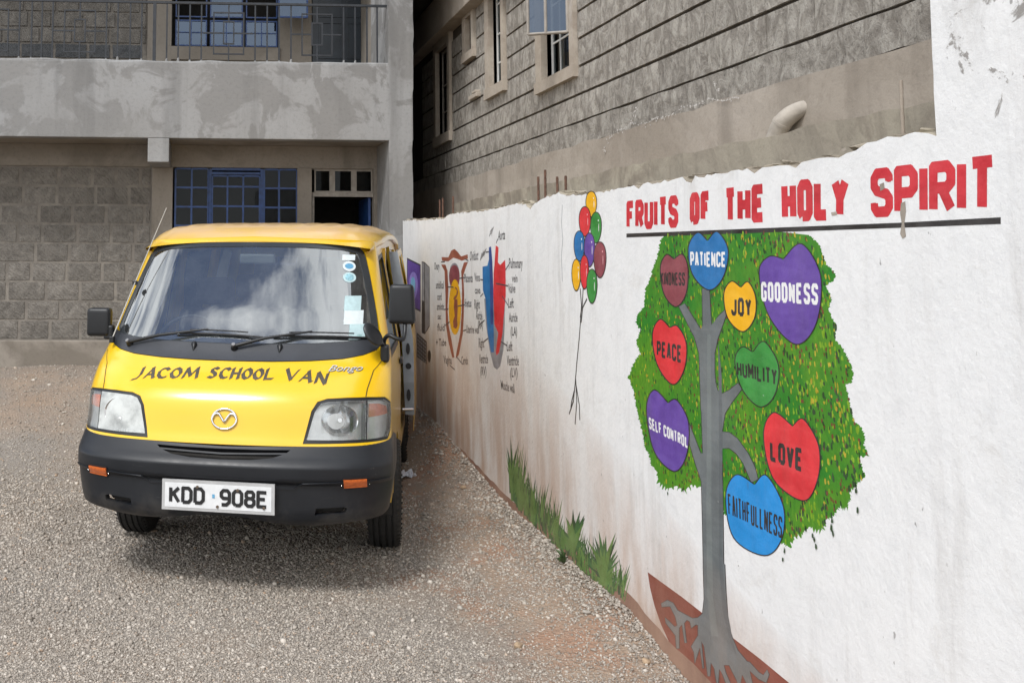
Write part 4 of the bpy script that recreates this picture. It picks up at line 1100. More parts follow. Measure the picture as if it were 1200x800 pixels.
heart('', (598, 461), (520, 422), (476, 510), (510, 690), (640, 765), (712, 700), (722, 560), (650, 425), Z9, 'sky', 'FAITHFULLNESS', ((484, 500), (718, 603), (716, 693), (488, 592)), .0125, 'black', 'bright blue heart reading FAITHFULLNESS')
# balloons
def ell(cx, cy, rx, ry, n=28, egg=.12): return [(cx+rx*math.cos(2*math.pi*k/n), cy-ry*math.sin(2*math.pi*k/n)*(1+egg*-math.sin(2*math.pi*k/n))) for k in range(n)]
bal = [('yellow', 693, 237.5, 6.4, 15), ('hred', 685.5, 257.5, 6.8, 17.5), ('green', 698.6, 264.5, 6.4, 18), ('blue', 679, 286.3, 6.2, 17.8), ('purple', 691, 290.5, 6.3, 19.8), ('maroon', 703.3, 302, 7.2, 21), ('yellow', 675.6, 320, 5.2, 18.5), ('hred', 685.2, 316.5, 5, 19.7), ('green', 694, 333, 6, 20)]
for i, (c_, cx, cy, rx, ry) in enumerate(bal):
    b = flat('painted_balloon', [ell(cx, cy, rx+.5, ry+.7)], PT['black'], 1.5+i*.75, wall); b['label'] = {'hred': 'red'}.get(c_, c_)+' painted balloon'
    flat('balloon_fill', [ell(cx, cy, rx-.35, ry-.6)], PT[c_], 1.95+i*.75, b)
    flat('highlight', [ell(cx+rx*.5, cy+ry*.1, .35, ry*.28, 10), ell(cx+rx*.42, cy-ry*.35, .5, 1.2, 8)], PT['pale'] if c_ in ('hred', 'maroon') else PT['white'], 2.2+i*.75, b)
ls = []
def wl(pts, w): return stroke([wq(*p) for p in pts], w)
for pts in ([(680, 338), (681.5, 358), (679, 395), (676, 425), (674, 450)], [(683.5, 337), (682.5, 356), (680, 372)], [(688, 350), (683, 360), (681, 378)], [(674, 450), (672, 470), (667, 485)], [(674.5, 440), (676, 470), (674, 497)], [(675, 450), (679, 475), (679.5, 492)], [(673, 458), (670, 470), (669, 478)]): ls += wl(pts, .011)
flat('balloon_strings', ls, PT['black'], 1.2, wall, metric=True)
# painted grass
def grass():
    base = [(598, 584), (612, 603), (640, 632), (668, 660), (700, 690), (732, 705)]
    r = random.Random(5); cols_ = [('gd', rgb(24, 70, 32)), ('gm', rgb(44, 98, 42)), ('gl', rgb(84, 124, 54))]
    o0 = flat('painted_grass', [[(600, 560), (606, 554), (618, 570), (632, 592), (650, 610), (672, 632), (684, 646), (700, 662), (712, 678), (720, 690), (732, 704), (700, 686), (668, 658), (640, 630), (612, 600), (600, 584)]], paint('grass_base_paint', rgb(44, 88, 42), .25, 6, .6, .5), 1.2, wall)
    for k, (nm, c) in enumerate(cols_):
        vs = []; fs = []; mt = paint('grass_blade_paint', c, .25, 12, .6, .2)
        for _ in range(130):
            t = r.random(); i = int(t*(len(base)-1)); f = t*(len(base)-1)-i; bx = base[i][0]+(base[i+1][0]-base[i][0])*f; by = base[i][1]+(base[i+1][1]-base[i][1])*f
            tall = 62*(1-t*.48)*r.uniform(.3, 1.); 
            if .5 < t < .62: tall *= .8
            lean = r.uniform(-9, 9); by -= r.uniform(0, 22); w_ = r.uniform(.5, 1.3)
            X_ = -.00022*(1.6+k*.9+r.random()*.8)
            a = [(bx-w_, by), (bx+w_, by), (bx+lean*.45+w_*.7, by-tall*.55), (bx+lean, by-tall), (bx+lean*.45-w_*.7, by-tall*.55)]
            q = [wq(*p) for p in a]; b = len(vs); vs += [(X_, p[0]-5, p[1]) for p in q]; fs.append(tuple(range(b, b+5)))
        # two rosettes of broad leaves
        for (cx, cy, R_) in ((672, 648, 46), (708, 686, 60)):
            for _ in range(9):
                a = r.uniform(-1.15, 1.15); L_ = R_*r.uniform(.7, 1.15)*(1 if abs(a) < .6 else .75); ex, ey = cx+math.sin(a)*L_*.55, cy-math.cos(a)*L_; mx_, my_ = cx+math.sin(a)*L_*.2, cy-math.cos(a)*L_*.6
                q = [wq(*p) for p in ((cx-1, cy), (cx+1, cy), (mx_+2.4, my_), (ex, ey), (mx_-2.4, my_))]; b = len(vs); X_ = -.00022*(4.6+k*.4+r.random()*.3)
                vs += [(X_, p[0]-5, p[1]) for p in q]; fs.append(tuple(range(b, b+5)))
        me = bpy.data.meshes.new('grass_blades'); me.from_pydata(vs, [], fs); me.materials.append(mt); me.update(); tag(link('grass_blades', me, o0), kind='stuff')
grass()
# anatomy chart: womb
wm = flat('womb_diagram', [[Z6(p) for p in ((230, 245), (262, 246), (275, 215), (290, 207), (305, 220), (322, 242), (352, 232), (354, 252), (325, 262), (300, 252), (285, 248), (262, 265), (232, 262))],
    [Z6(p) for p in ((228, 280), (248, 280), (258, 310), (262, 400), (258, 480), (262, 560), (278, 640), (290, 715), (280, 715), (262, 640), (250, 560), (248, 420), (244, 310))],
    [Z6(p) for p in ((354, 268), (345, 290), (332, 330), (336, 420), (334, 520), (330, 600), (312, 700), (296, 722), (300, 690), (318, 600), (324, 500), (326, 400), (322, 310), (335, 270))]], PT['brown'], 1.5, wall)
flat('placenta', [[Z6(p) for p in ell(290, 335, 25, 60, 20)]], PT['maroon'], 2.3, wm)
flat('placenta_rim', [[Z6(p) for p in ell(290, 318, 22, 52, 20)]], PT['lgrey'], 1.9, wm)
flat('sac', [[Z6(p) for p in ell(293, 485, 29, 130, 24, -.05)]], PT['yellow'], 3.1, wm)
flat('foetus', [[Z6(p) for p in ((290, 445), (304, 440), (306, 480), (303, 540), (306, 565), (298, 580), (286, 575), (284, 545), (292, 520), (288, 480))]], PT['brown'], 4., wm)
flat('cord', [ [Z6(p) for p in ((292, 390), (302, 400), (300, 420), (290, 430), (286, 442), (292, 446), (302, 432), (308, 410), (304, 392), (295, 384))]], PT['brown'], 4., wm)
# heart diagram
hd = flat('heart_diagram', [[Z6(p) for p in ((430, 440), (438, 560), (455, 680), (475, 760), (490, 772), (505, 755), (520, 680), (526, 560), (527, 440), (500, 420))]], PT['lgrey'], 1.5, wall)
flat('blue_chamber', [[Z6(p) for p in ((422, 290), (445, 285), (452, 255), (452, 200), (462, 195), (466, 250), (470, 330), (474, 560), (476, 690), (462, 692), (446, 600), (436, 440), (424, 400))]], PT['blue'], 2.4, hd)
flat('blue_vessel', [[Z6(p) for p in ((452, 200), (462, 195), (468, 260), (473, 400), (472, 560), (460, 560), (458, 400), (455, 290))]], PT['navy'], 3.2, hd)
flat('red_chamber', [[Z6(p) for p in ((484, 190), (497, 200), (494, 270), (505, 282), (528, 258), (530, 300), (531, 425), (522, 520), (516, 600), (500, 690), (488, 706), (484, 690), (496, 600), (478, 560), (473, 420), (474, 320), (478, 280))]], PT['hred'], 2.4, hd)
# handwritten captions (flat print): letterforms come from the built-in font
def hand(text, zf, x0, y0, w_, h_, parent, slope=0., layer=1.5, rot=0):
    cu = bpy.data.curves.new('t', 'FONT'); cu.body = text; cu.size = 1; cu.offset = .018; cu.resolution_u = 2
    ob = bpy.data.objects.new('t', cu); me0 = ob.to_mesh()
    vs = [v.co.copy() for v in me0.vertices]; fs = [tuple(p.vertices) for p in me0.polygons]; ob.to_mesh_clear(); bpy.data.objects.remove(ob); bpy.data.curves.remove(cu)
    if not vs: return
    a, b = min(v.x for v in vs), max(v.x for v in vs); out = []
    for v in vs:
        u = (v.x-a)/(b-a); t = v.y/.72
        X_, Y_ = x0+w_*u*math.cos(rot)+h_*t*math.sin(rot)*.3, y0+slope*u*w_-h_*t-(w_*u*math.sin(rot)*1.0)
        y, z_ = wq(*zf((X_, Y_))); out.append((-.00022*layer, y-5, z_))
    me = bpy.data.meshes.new('caption'); me.from_pydata(out, [], fs); me.materials.append(PT['ink']); me.update(); link('caption', me, parent)
for t, x0, y0, w_, h_, rot in (('Ovary', 196, 304, 24, 36, 0), ('umbilical', 204, 392, 36, 36, 0), ('cord', 210, 446, 20, 34, 0), ('amniotic', 208, 492, 34, 34, 0), ('sac', 212, 536, 16, 28, 0), ('fluid', 210, 590, 34, 34, 0), ('+ Tube', 204, 660, 48, 34, 0), ('Oviduct', 362, 262, 40, 46, .12), ('Placenta', 336, 362, 40, 40, 0), ('foetus', 338, 478, 32, 38, 0), ('Uterine wall', 346, 600, 60, 38, -.05), ('Cervix', 322, 748, 32, 40, 0), ('Vagina', 240, 742, 38, 38, -.1)):
    hand(t, Z6, x0, y0, w_, h_, wm, rot=rot)
for t, x0, y0, w_, h_, rot in (('Pulmonary', 414, 258, 36, 44, .95), ('artery', 452, 150, 28, 44, .9), ('Aorta', 494, 166, 34, 46, .15), ('Vena', 384, 358, 26, 40, 0), ('cava', 386, 416, 26, 34, 0), ('Right', 384, 486, 26, 44, 0), ('Auricle', 392, 536, 30, 42, -.1), ('(RA)', 400, 580, 24, 38, 0), ('Right', 404, 668, 26, 46, 0), ('Ventricle', 406, 742, 42, 44, 0), ('(RV)', 412, 798, 28, 42, 0),
    ('Pulmonary', 546, 296, 64, 48, 0), ('vein', 560, 362, 26, 38, 0), ('Valve', 542, 412, 34, 44, 0), ('Left', 542, 482, 26, 46, 0), ('Auricle', 546, 548, 40, 44, 0), ('(LA)', 554, 612, 30, 42, 0), ('Left', 536, 684, 26, 46, 0), ('Ventricle', 536, 752, 56, 48, 0), ('(LV)', 552, 806, 34, 44, 0), ('Muscle wall', 510, 862, 66, 44, -.3)):
    hand(t, Z6, x0, y0, w_, h_, hd, rot=rot)
ll = []
for a, b in (((356, 262), (338, 252)), ((336, 340), (314, 345)), ((338, 468), (306, 475)), ((346, 585), (332, 590)), ((322, 738), (300, 710)), ((258, 384), (286, 386)), ((240, 490), (262, 488)), ((246, 566), (268, 548)), ((268, 750), (292, 772)), ((228, 268), (246, 266))): ll += stroke([wq(*Z6(a)), wq(*Z6(b))], .009)
flat('pointer_lines', ll, PT['ink'], 4.8, wm, metric=True)
ll = []
for a, b in (((438, 222), (452, 220)), ((486, 180), (494, 160)), ((412, 350), (426, 352)), ((412, 430), (426, 415)), ((410, 560), (432, 540)), ((430, 640), (448, 625)), ((546, 280), (530, 305)), ((542, 380), (485, 368)), ((542, 470), (515, 428)), ((538, 660), (508, 640)), ((412, 260), (420, 225))): ll += stroke([wq(*Z6(a)), wq(*Z6(b))], .009)
flat('pointer_lines', ll, PT['ink'], 4.8, hd, metric=True)
# computer painting
cm = flat('computer_painting', [[Z6(p) for p in ((68, 248), (132, 280), (132, 502), (100, 485), (66, 470))], [Z6(p) for p in ((137, 265), (150, 268), (174, 292), (174, 570), (152, 606), (137, 600))], [Z6(p) for p in ((114, 598), (160, 640), (160, 746), (114, 712))], [Z6(p) for p in ell(172, 706, 8, 29, 16)]], PT['black'], 1.5, wall)
flat('painted_screen', [[Z6(p) for p in ((70, 256), (130, 286), (130, 494), (70, 462))]], PT['purple'], 2.3, cm)
flat('screen_glow', [[Z6(p) for p in ell(98, 372, 20, 66, 20)]], PT['screen'], 3.1, cm); flat('screen_glow', [[Z6(p) for p in ell(96, 376, 11, 44, 16)]], PT['cyan'], 3.9, cm)
flat('painted_case', [[Z6(p) for p in ((139, 269), (149, 272), (149, 596), (139, 592), (139, 450))], [Z6(p) for p in ((151, 274), (172, 294), (172, 566), (153, 598))]], PT['lgrey'], 2.3, cm)
flat('painted_drive', [[Z6(p) for p in ((137, 446), (151, 452), (151, 600), (137, 596))]], PT['black'], 3.1, cm)
kk = []
for i in range(6):
    for j in range(5):
        u0_, u1_ = j/5+.02, (j+1)/5-.03; v0_, v1_ = i/6+.03, (i+1)/6-.03
        f = lambda u, v: Z6((116+42*u, 604+40*u+v*(104+(0*u))))
        kk.append([f(u0_, v0_), f(u1_, v0_), f(u1_, v1_), f(u0_, v1_)])
flat('painted_keys', kk, PT['lgrey'], 2.3, cm)

# ================================================================== van
VX, VY, VA = .0634, 4.7468, -.2288
van = empty('school_van', (VX, VY, 0), VA)
tag(van, 'yellow school van with black bumper, sliding door open, parked nose first beside the white wall', 'van')
def interp(tab):
    xs_ = [a for a, b in tab]; ys_ = [b for a, b in tab]
    def f(t):
        # monotone-ish smooth interpolation
        t = min(max(t, xs_[0]), xs_[-1]); i = max(0, min(len(xs_)-2, int(np.searchsorted(xs_, t)-1)))
        h = xs_[i+1]-xs_[i]; u = (t-xs_[i])/h
        def sl_(k):
            if k <= 0: return (ys_[1]-ys_[0])/(xs_[1]-xs_[0])
            if k >= len(xs_)-1: return (ys_[-1]-ys_[-2])/(xs_[-1]-xs_[-2])
            a = (ys_[k]-ys_[k-1])/(xs_[k]-xs_[k-1]); b = (ys_[k+1]-ys_[k])/(xs_[k+1]-xs_[k])
            return 0 if a*b <= 0 else 2*a*b/(a+b)
        m0, m1 = sl_(i)*h, sl_(i+1)*h
        return (2*u**3-3*u*u+1)*ys_[i]+(u**3-2*u*u+u)*m0+(-2*u**3+3*u*u)*ys_[i+1]+(u**3-u*u)*m1
    return f
F_ = interp([(.3, .06), (.70, .055), (.80, .088), (.90, .112), (.955, .135), (1.02, .19), (1.07, .245), (1.12, .318), (1.2, .397), (1.4, .566), (1.6, .735), (1.745, .86)])
W_ = interp([(.35, .795), (.6, .805), (.9, .805), (1.08, .80), (1.15, .79), (1.43, .742), (1.7, .695), (1.78, .68)])
FB = interp([(.36, .075), (.385, .035), (.41, .018), (.45, .012), (.572, .012), (.586, -.004), (.60, -.010), (.655, -.012), (.668, -.004), (.70, .028), (.74, .064), (.775, .092)])
WB = interp([(.36, .775), (.45, .80), (.6, .818), (.7, .815), (.775, .803)])
def dev(a): a = min(abs(a), 1.); return .125*a**2.4+.175*(1-math.sqrt(max(0, 1-a**7)))
AA = np.concatenate([np.linspace(0, .9, 60), 1-(np.linspace(.1**.4, 0, 120))**2.5]); DD = np.array([dev(a) for a in AA])
SS = np.concatenate([[0], np.cumsum(np.hypot(np.diff(AA)*.8, np.diff(DD)))]); SE = float(SS[-1])
def mkS(F, W):
    def pt(s, z):
        t = min(abs(s), SE+5); a = float(np.interp(t, SS, AA)); d = float(np.interp(t, SS, DD)); ex = max(0, t-SE)
        return Vector((math.copysign(a*W(z), s) if s else 0., F(z)+d+ex, z))
    def f(s, z):
        e = .004; p = pt(s, z); n = (pt(s+e, z)-pt(s-e, z)).cross(pt(s, z+e)-pt(s, z-e)).normalized()
        return p, n
    return f
Sv, Sb = mkS(F_, W_), mkS(FB, WB)
def s_of(x, z, W=W_): a = min(abs(x)/W(z), 1.); return math.copysign(float(np.interp(a, AA, SS)), x)
def Sxz(x, z): return Sv(s_of(x, z), z)
def sx(l, W=W_): return [(s_of(x, z, W), z) for x, z in l]
def mir(half): return half+[(-x, z) for x, z in half[::-1] if abs(x) > 1e-6]
# openings in the front panel
scr = [(0, 1.117), (.20, 1.118), (.40, 1.124), (.56, 1.134), (.66, 1.150), (.725, 1.172), (.752, 1.205), (.742, 1.25), (.722, 1.34), (.702, 1.43), (.672, 1.56), (.646, 1.66), (.628, 1.700), (.600, 1.722), (.54, 1.733), (.3, 1.744), (0, 1.747)]
def rev_half(h): return [(-x, z) for x, z in h[::-1] if x > 1e-6]
screen_open = sx(scr+rev_half(scr))
def hl(sg, g=0.):   # headlight outline incl. corner lamp
    l = [(s_of(.398-g, .765), .762-g), (s_of(.435-g, .9), .905), (s_of(.462, .94)-g, .942+g*.7), (s_of(.50, .95), .954+g), (s_of(.60, .95), .958+g), (s_of(.70, .95), .957+g), (s_of(.775, .95), .950+g), (SE*.965+g, .925), (SE*.985+g, .87), (SE*.965+g, .80), (s_of(.79, .77)+g*.5, .765-g), (s_of(.6, .77), .764-g)]
    return [(sg*a, z) for a, z in l]
fr_out = [(-SE, .745), (0, .742), (SE, .745), (SE, 1.10), (SE, 1.75), (0, 1.775), (-SE, 1.75), (-SE, 1.10)]
patch('body_front', [fr_out], Sv, M['yellow'], van, [screen_open, hl(1, .008), hl(-1, .008)], .028, 0, .02)
# hood / corner shut lines: thin dark grooves
for sg in (1, -1):
    g = [(sg*.765, 1.14), (sg*.715, 1.08), (sg*.69, 1.0), (sg*.685, .966)]
    gs = sx(g); lo = [(a-.0028, z) for a, z in gs]+[(a+.0028, z) for a, z in gs[::-1]]
    patch('shut_line', [lo], Sv, M['ink'], van, (), .03, .0015, 0, False)
# cowl, frit, windscreen
cow = [(0, 1.119), (.20, 1.120), (.40, 1.126), (.56, 1.136), (.66, 1.152), (.722, 1.174), (.749, 1.205), (.739, 1.245), (.70, 1.232), (.60, 1.214), (.40, 1.204), (0, 1.196)]
patch('cowl_panel', [sx(cow+rev_half(cow))], Sv, M['cowl'], van, (), .03, .003, .02)
gl = [(0, 1.190), (.40, 1.198), (.60, 1.208), (.69, 1.222), (.728, 1.262), (.716, 1.34), (.698, 1.43), (.668, 1.56), (.642, 1.655), (.622, 1.695), (.598, 1.716), (.54, 1.728), (.3, 1.739), (0, 1.742)]
gi = [(0, 1.200), (.40, 1.208), (.60, 1.220), (.667, 1.235), (.694, 1.28), (.680, 1.36), (.662, 1.45), (.632, 1.57), (.608, 1.65), (.590, 1.680), (.55, 1.690), (.5, 1.700), (.3, 1.711), (0, 1.716)]
glo = sx(gl+rev_half(gl)); gin = sx(gi+rev_half(gi))
patch('windscreen_border', [glo], Sv, M['frit'], van, [gin], .03, .002, .004)
patch('windscreen', [gin], Sv, M['windscreen'], van, (), .04, -.001, 0)
# headlights
for sg in (1, -1):
    zr = [(sg*s_of(.408, .77), .772), (sg*s_of(.444, .9), .903), (sg*s_of(.470, .94), .938), (sg*s_of(.505, .95), .947), (sg*s_of(.60, .95), .951), (sg*s_of(.688, .95), .951), (sg*s_of(.688, .77), .771), (sg*s_of(.55, .77), .771)]
    si = [(sg*s_of(.694, .95), .951), (sg*s_of(.768, .95), .946), (sg*SE*.961, .921), (sg*SE*.980, .868), (sg*SE*.961, .804), (sg*s_of(.786, .78), .772), (sg*s_of(.694, .78), .770)]
    h = patch('headlight', [hl(sg, .006)], Sv, M['black'], van, [zr, si], .02, -.001, .05, True, .02); h['label'] = 'right headlight, clear' if sg > 0 else 'left headlight, clouded'
    patch('reflector', [grow(zr, .004)], Sv, M['reflector'], h, (), .03, -.048, 0); patch('reflector', [grow(si, .004)], Sv, M['reflector'], h, (), .02, -.018, 0)
    c0 = Sxz(sg*.565, .862)[0]; ax_ = Vector((sg*.10, -1, .12)).normalized(); r_x = ax_.cross(Vector((0, 0, 1))).normalized(); r_z = r_x.cross(ax_)
    bw = MB(); pr = [(.012, -.050), (.03, -.046), (.05, -.036), (.068, -.020), (.078, -.012)]; vs_ = []; fs_ = []; nn_ = 32
    for k in range(nn_):
        t = 2*math.pi*k/nn_
        for (r_r, d_) in pr: vs_.append(c0+(r_x*math.cos(t)*1.15+r_z*math.sin(t)*.95)*r_r*1.0+ax_*(d_-.006))
    for k in range(nn_):
        for i in range(4): a_ = k*5+i; b_ = ((k+1) % nn_)*5+i; fs_.append((a_, a_+1, b_+1, b_))
    bw.add(vs_, fs_, True); bw.tube([c0-ax_*.045, c0-ax_*.018], [.014, .011], 12); bw.build('reflector_bowl', M['chrome'], h)
    patch('headlight_lens', [zr], Sv, M['lens_clear'] if sg > 0 else M['lens_cloudy'], h, (), .012, .001, .004)
    patch('corner_lamp', [si], Sv, M['lens_cloudy2'], h, (), .012, .002, .004)
    am = [(sg*s_of(.706, .95), .936), (sg*s_of(.755, .95), .932), (sg*SE*.93, .912), (sg*SE*.945, .876), (sg*s_of(.706, .87), .872)]
    patch('amber_insert', [am], Sv, M['faded_amber'], h, (), .02, -.010, .004)
# bumper with slot, fog openings
def bx_(l): return sx(l, WB)
EX = SE+.44
bo = [(0, .418), (.12, .412), (.20, .398), (.33, .378), (.42, .374), (.52, .380), (.60, .392)]
bot = bx_(bo)
bump_right = bot+[(SE*.9, .405), (SE, .43), (SE+.10, .455), (EX, .47), (EX, .70), (SE+.2, .745), (SE*.97, .757), (s_of(.6, .76, WB), .757), (s_of(.42, .76, WB), .757), (s_of(.38, .755, WB), .742), (0, .734)]
bump_l = [(-a, z) for a, z in bump_right[::-1] if a > 1e-6]
slot = [(.335, .745), (.312, .715), (.25, .693), (.15, .682), (0, .678)]
slot_h = sx([(x, z) for x, z in slot]+rev_half(slot[:-1]+[(1e-9, .678)]), WB)
slot_loop = sx([(-.335, .728), (-.312, .712), (-.25, .694), (-.15, .684), (0, .681), (.15, .684), (.25, .694), (.312, .712), (.335, .728), (.2, .7255), (0, .7245), (-.2, .7255)], WB)
fogR = sx([(.455, .432), (.60, .440), (.606, .462), (.59, .470), (.46, .464)], WB); fogL = [(-a, z) for a, z in fogR]
patch('bumper', [bump_right+bump_l], Sb, M['plastic'], van, [slot_loop, fogR, fogL], .014, 0, .03)
sl2 = sx([(-.34, .737), (-.34, .70), (-.2, .675), (.2, .675), (.34, .70), (.34, .737)], WB)
patch('grille_recess', [sl2], Sb, M['void'], van, (), .04, -.045, 0)
gb = sx([(-.32, .712), (0, .704), (.32, .712), (.32, .719), (0, .711), (-.32, .719)], WB); patch('grille_bar', [gb], Sb, M['plastic'], van, (), .03, -.006, .012)
for sg, ms in ((1, fogR), (-1, fogL)): patch('fog_recess', [grow(ms, .012)], Sb, M['void'], van, (), .04, -.05, 0)
# raised number-plate shelf lines
for sg in (1, -1):
    cr2 = sx([(sg*.27, .562), (sg*.35, .560), (sg*.40, .585), (sg*.58, .592), (sg*.80, .592), (sg*.80, .584), (sg*.58, .584), (sg*.405, .577), (sg*.355, .551), (sg*.27, .553)], WB)
    patch('bumper_crease', [cr2], Sb, M['plastic'], van, (), .03, .006, .01)
    mk = sx([(sg*.590, .560), (sg*.695, .562), (sg*.695, .602), (sg*.590, .602)], WB); mk2 = sx([(sg*.574, .580), (sg*.590, .553), (sg*.70, .555), (sg*.722, .582), (sg*.70, .611), (sg*.590, .611)], WB)
    q = patch('side_marker', [mk2], Sb, M['black'], van, (), .03, .004, .006)
    patch('amber_lens', [mk], Sb, M['amber'], q, (), .02, .010, .008)
    sc_ = MB()
    for xq in (.581, .708):
        p, n = Sb(s_of(sg*xq, .58, WB), .58); sc_.tube([p+n*.004, p+n*.009], .004, 8)
    sc_.build('screw', M['chrome'], q)
# number plate
def plane_map(c, ux, uz):
    n = ux.cross(uz).normalized()
    def f(a, b): return c+ux*a+uz*b, n
    return f
pc = Vector((-.004, -.022, .511)); Pm = plane_map(pc, Vector((1, 0, 0)), Vector((0, .02, 1)).normalized())
rect = lambda w_, h_: [(-w_/2, -h_/2), (w_/2, -h_/2), (w_/2, h_/2), (-w_/2, h_/2)]
pf = patch('number_plate', [rect(.552, .142)], Pm, simple('grey_plate_frame', (.42, .42, .42), .4, .1), van, (), 1, 0, .012, False)
patch('plate_sheet', [rect(.522, .114)], Pm, M['platew'], pf, (), 1, .0015, .002, False)
def text_patch(text, u0_, u1_, v0_, v1_, weight, fm, mat, parent, off, sp=2., name='lettering', nib=None, space=2.4, bend=None, shear=0.):
    loops = []
    for ch, ps in letters(text, sp, space):
        for pl_ in ps:
            pts = []
            for p in pl_:
                u = u0_+weight/2+(u1_-u0_-weight)*p[0]+shear*(p[1]-.5)*(v1_-v0_); v = v0_+weight/2+(v1_-v0_-weight)*p[1]
                if bend: v += bend(p[0])
                pts.append((u, v))
            if nib is None: loops += stroke(pts, weight)
            else:
                dx, dy = math.cos(nib)*weight/2, math.sin(nib)*weight/2; tt = weight*.13
                for a, b in zip(pts[:-1], pts[1:]):
                    d = Vector((b[0]-a[0], b[1]-a[1])).normalized()*tt; a2, b2 = (a[0]-d.x, a[1]-d.y), (b[0]+d.x, b[1]+d.y)
                    quad = [(a2[0]-dx, a2[1]-dy), (a2[0]+dx, a2[1]+dy), (b2[0]+dx, b2[1]+dy), (b2[0]-dx, b2[1]-dy)]
                    loops.append(quad)
                    loops += stroke([a, b], weight*.30)
    v2, tr = fill(loops); used = sorted({i for f in tr for i in f}); mp_ = {u: k for k, u in enumerate(used)}
    P = []; Nn = []
    for i in used: p, n = fm(*v2[i]); P.append(p+n*off); Nn.append(n)
    fs = []
    for f in tr:
        a, b, c = [mp_[i] for i in f]
        if (P[b]-P[a]).cross(P[c]-P[a]).dot(Nn[a]) < 0: b, c = c, b
        fs.append((a, b, c))
    me = bpy.data.meshes.new(name); me.from_pydata([tuple(p) for p in P], [], fs); me.materials.append(mat); me.update(); return link(name, me, parent)
text_patch('KDD', -.240, -.062, -.040, .042, .0165, Pm, M['ink'], pf, .004, 2.0)
text_patch('908E', .010, .245, -.042, .040, .0165, Pm, M['ink'], pf, .004, 2.0)
worn = simple('worn_bolt', (.16, .12, .09), .6, .3, 50, 0, .6)
for (a, b) in ((-.10, .042), (.098, .036), (0.0, -.045), (.225, -.04)):
    p, n = Pm(a, b); m = MB(); m.tube([p+n*.002, p+n*.007], .007, 10); m.build('plate_bolt', worn, pf)
patch('plate_flag', [[(-.026, -.006), (-.014, -.006), (-.014, .012), (-.026, .012)]], Pm, M['stickerb'], pf, (), 1, .004, 0, False)
# hood lettering and badge
bendf = lambda u: .020*(1-(2*u-1)**2)-.010
hs_ = [('JACOM', -.522, -.175), ('SCHOOL', -.118, .232), ('VAN', .278, .500)]
# calligraphic strokes for the rounder hand-cut vinyl
GS = {'J': [[(3, 6.3), (2.8, 2), (1.5, -.6), (-.6, -1.6)]], 'A': [[(-.2, -.1), (2.6, 6.2)], [(2.4, 6.2), (3.7, 0), (4.2, .1)], [(.9, 2), (3.3, 2.2)]], 'C': [[(4, 5.1), (3, 6), (1.4, 5.7), (.2, 4), (.2, 1.8), (1.3, .2), (2.8, 0), (4, .9)]],
 'O': [[(2.2, 6), (.8, 5), (0, 3), (.7, .9), (2, 0), (3.4, .8), (4.1, 3), (3.5, 5), (2.2, 6)]], 'M': [[(0, 0), (.9, 6), (2.5, 1.2), (4.4, 6.1), (5, 0)]], 'S': [[(3.7, 5.4), (2.4, 6.1), (.9, 5.2), (1, 3.9), (2.9, 2.6), (3.3, 1.2), (2, 0), (0, .5)]],
 'H': [[(.3, 6), (.2, 0)], [(3.8, 6.1), (3.6, 0), (4.1, .1)], [(.2, 3), (3.7, 3.2)]], 'L': [[(.4, 6.1), (.2, .1), (3.8, .3)]], 'V': [[(-.2, 6), (2, 0), (4.2, 6.2)]], 'N': [[(.1, -.2), (.5, 6), (3.6, -.4), (4, 6)]]}
keep = dict(G); G.update(GS)
for wd, a, b in hs_:
    mid = (a+b)/2; zb_ = lambda u, a=a, b=b: .0
    z0_ = 1.046 if wd != 'VAN' else 1.047
    bf = (lambda u: -.012*(1-u)) if wd == 'JACOM' else ((lambda u: .003) if wd == 'SCHOOL' else (lambda u: .004-.016*u))
    text_patch(wd, a, b, z0_-.016, z0_+.046, .0190, Sxz, M['decal'], van, .0018, 1.7, 'van_lettering', math.radians(28), bend=bf, shear=.1)
G.clear(); G.update(keep)
cu = bpy.data.curves.new('t', 'FONT'); cu.body = 'Bongo'; cu.size = 1; cu.offset = .0; cu.shear = .45; cu.resolution_u = 3
ob = bpy.data.objects.new('t', cu); me0 = ob.to_mesh(); vs = [v.co.copy() for v in me0.vertices]; fs = [tuple(p.vertices) for p in me0.polygons]; ob.to_mesh_clear(); bpy.data.objects.remove(ob); bpy.data.curves.remove(cu)
xa, xb = min(v.x for v in vs), max(v.x for v in vs)
def bongo(off, dx, mat):
    out = []
    for v in vs:
        x_ = .492+(v.x-xa)/(xb-xa)*.170+dx; z_ = 1.080+v.y*.038-dx*.6
        p, n = Sxz(x_, z_); out.append(tuple(p+n*off))
    me = bpy.data.meshes.new('badge_script_and_shadow'); me.from_pydata(out, [], fs); me.materials.append(mat); me.update(); return link('badge_script_and_shadow', me, van)
bongo(.0016, .0025, M['ink']); bongo(.003, 0, simple('silver_badge', (.55, .55, .54), .35, .05, 10, 0, .2))  # dark offset copy paints a drop shadow under the silver script
m = MB()
def onhood(x, z, o=.006): p, n = Sxz(x, z); return p+n*o
cz = .857; m.tube([onhood(.062*math.cos(t), cz+.047*math.sin(t)) for t in np.linspace(0, 2*math.pi, 40)[:-1]], .0058, 8, True)
wing = [(-.054, .880-.857), (-.040, .886-.857), (-.022, .016), (0, -.012), (.022, .016), (.040, .886-.857), (.054, .880-.857)]
m.tube([onhood(a, cz+b, .007) for a, b in spline([(-.060, .004), (-.050, .020), (-.030, .024), (-.014, .006), (0, -.012), (.014, .006), (.030, .024), (.050, .020), (.060, .004)], 5, False)], .0065, 8)
m.build('winged_ring_emblem', M['chrome'], van)
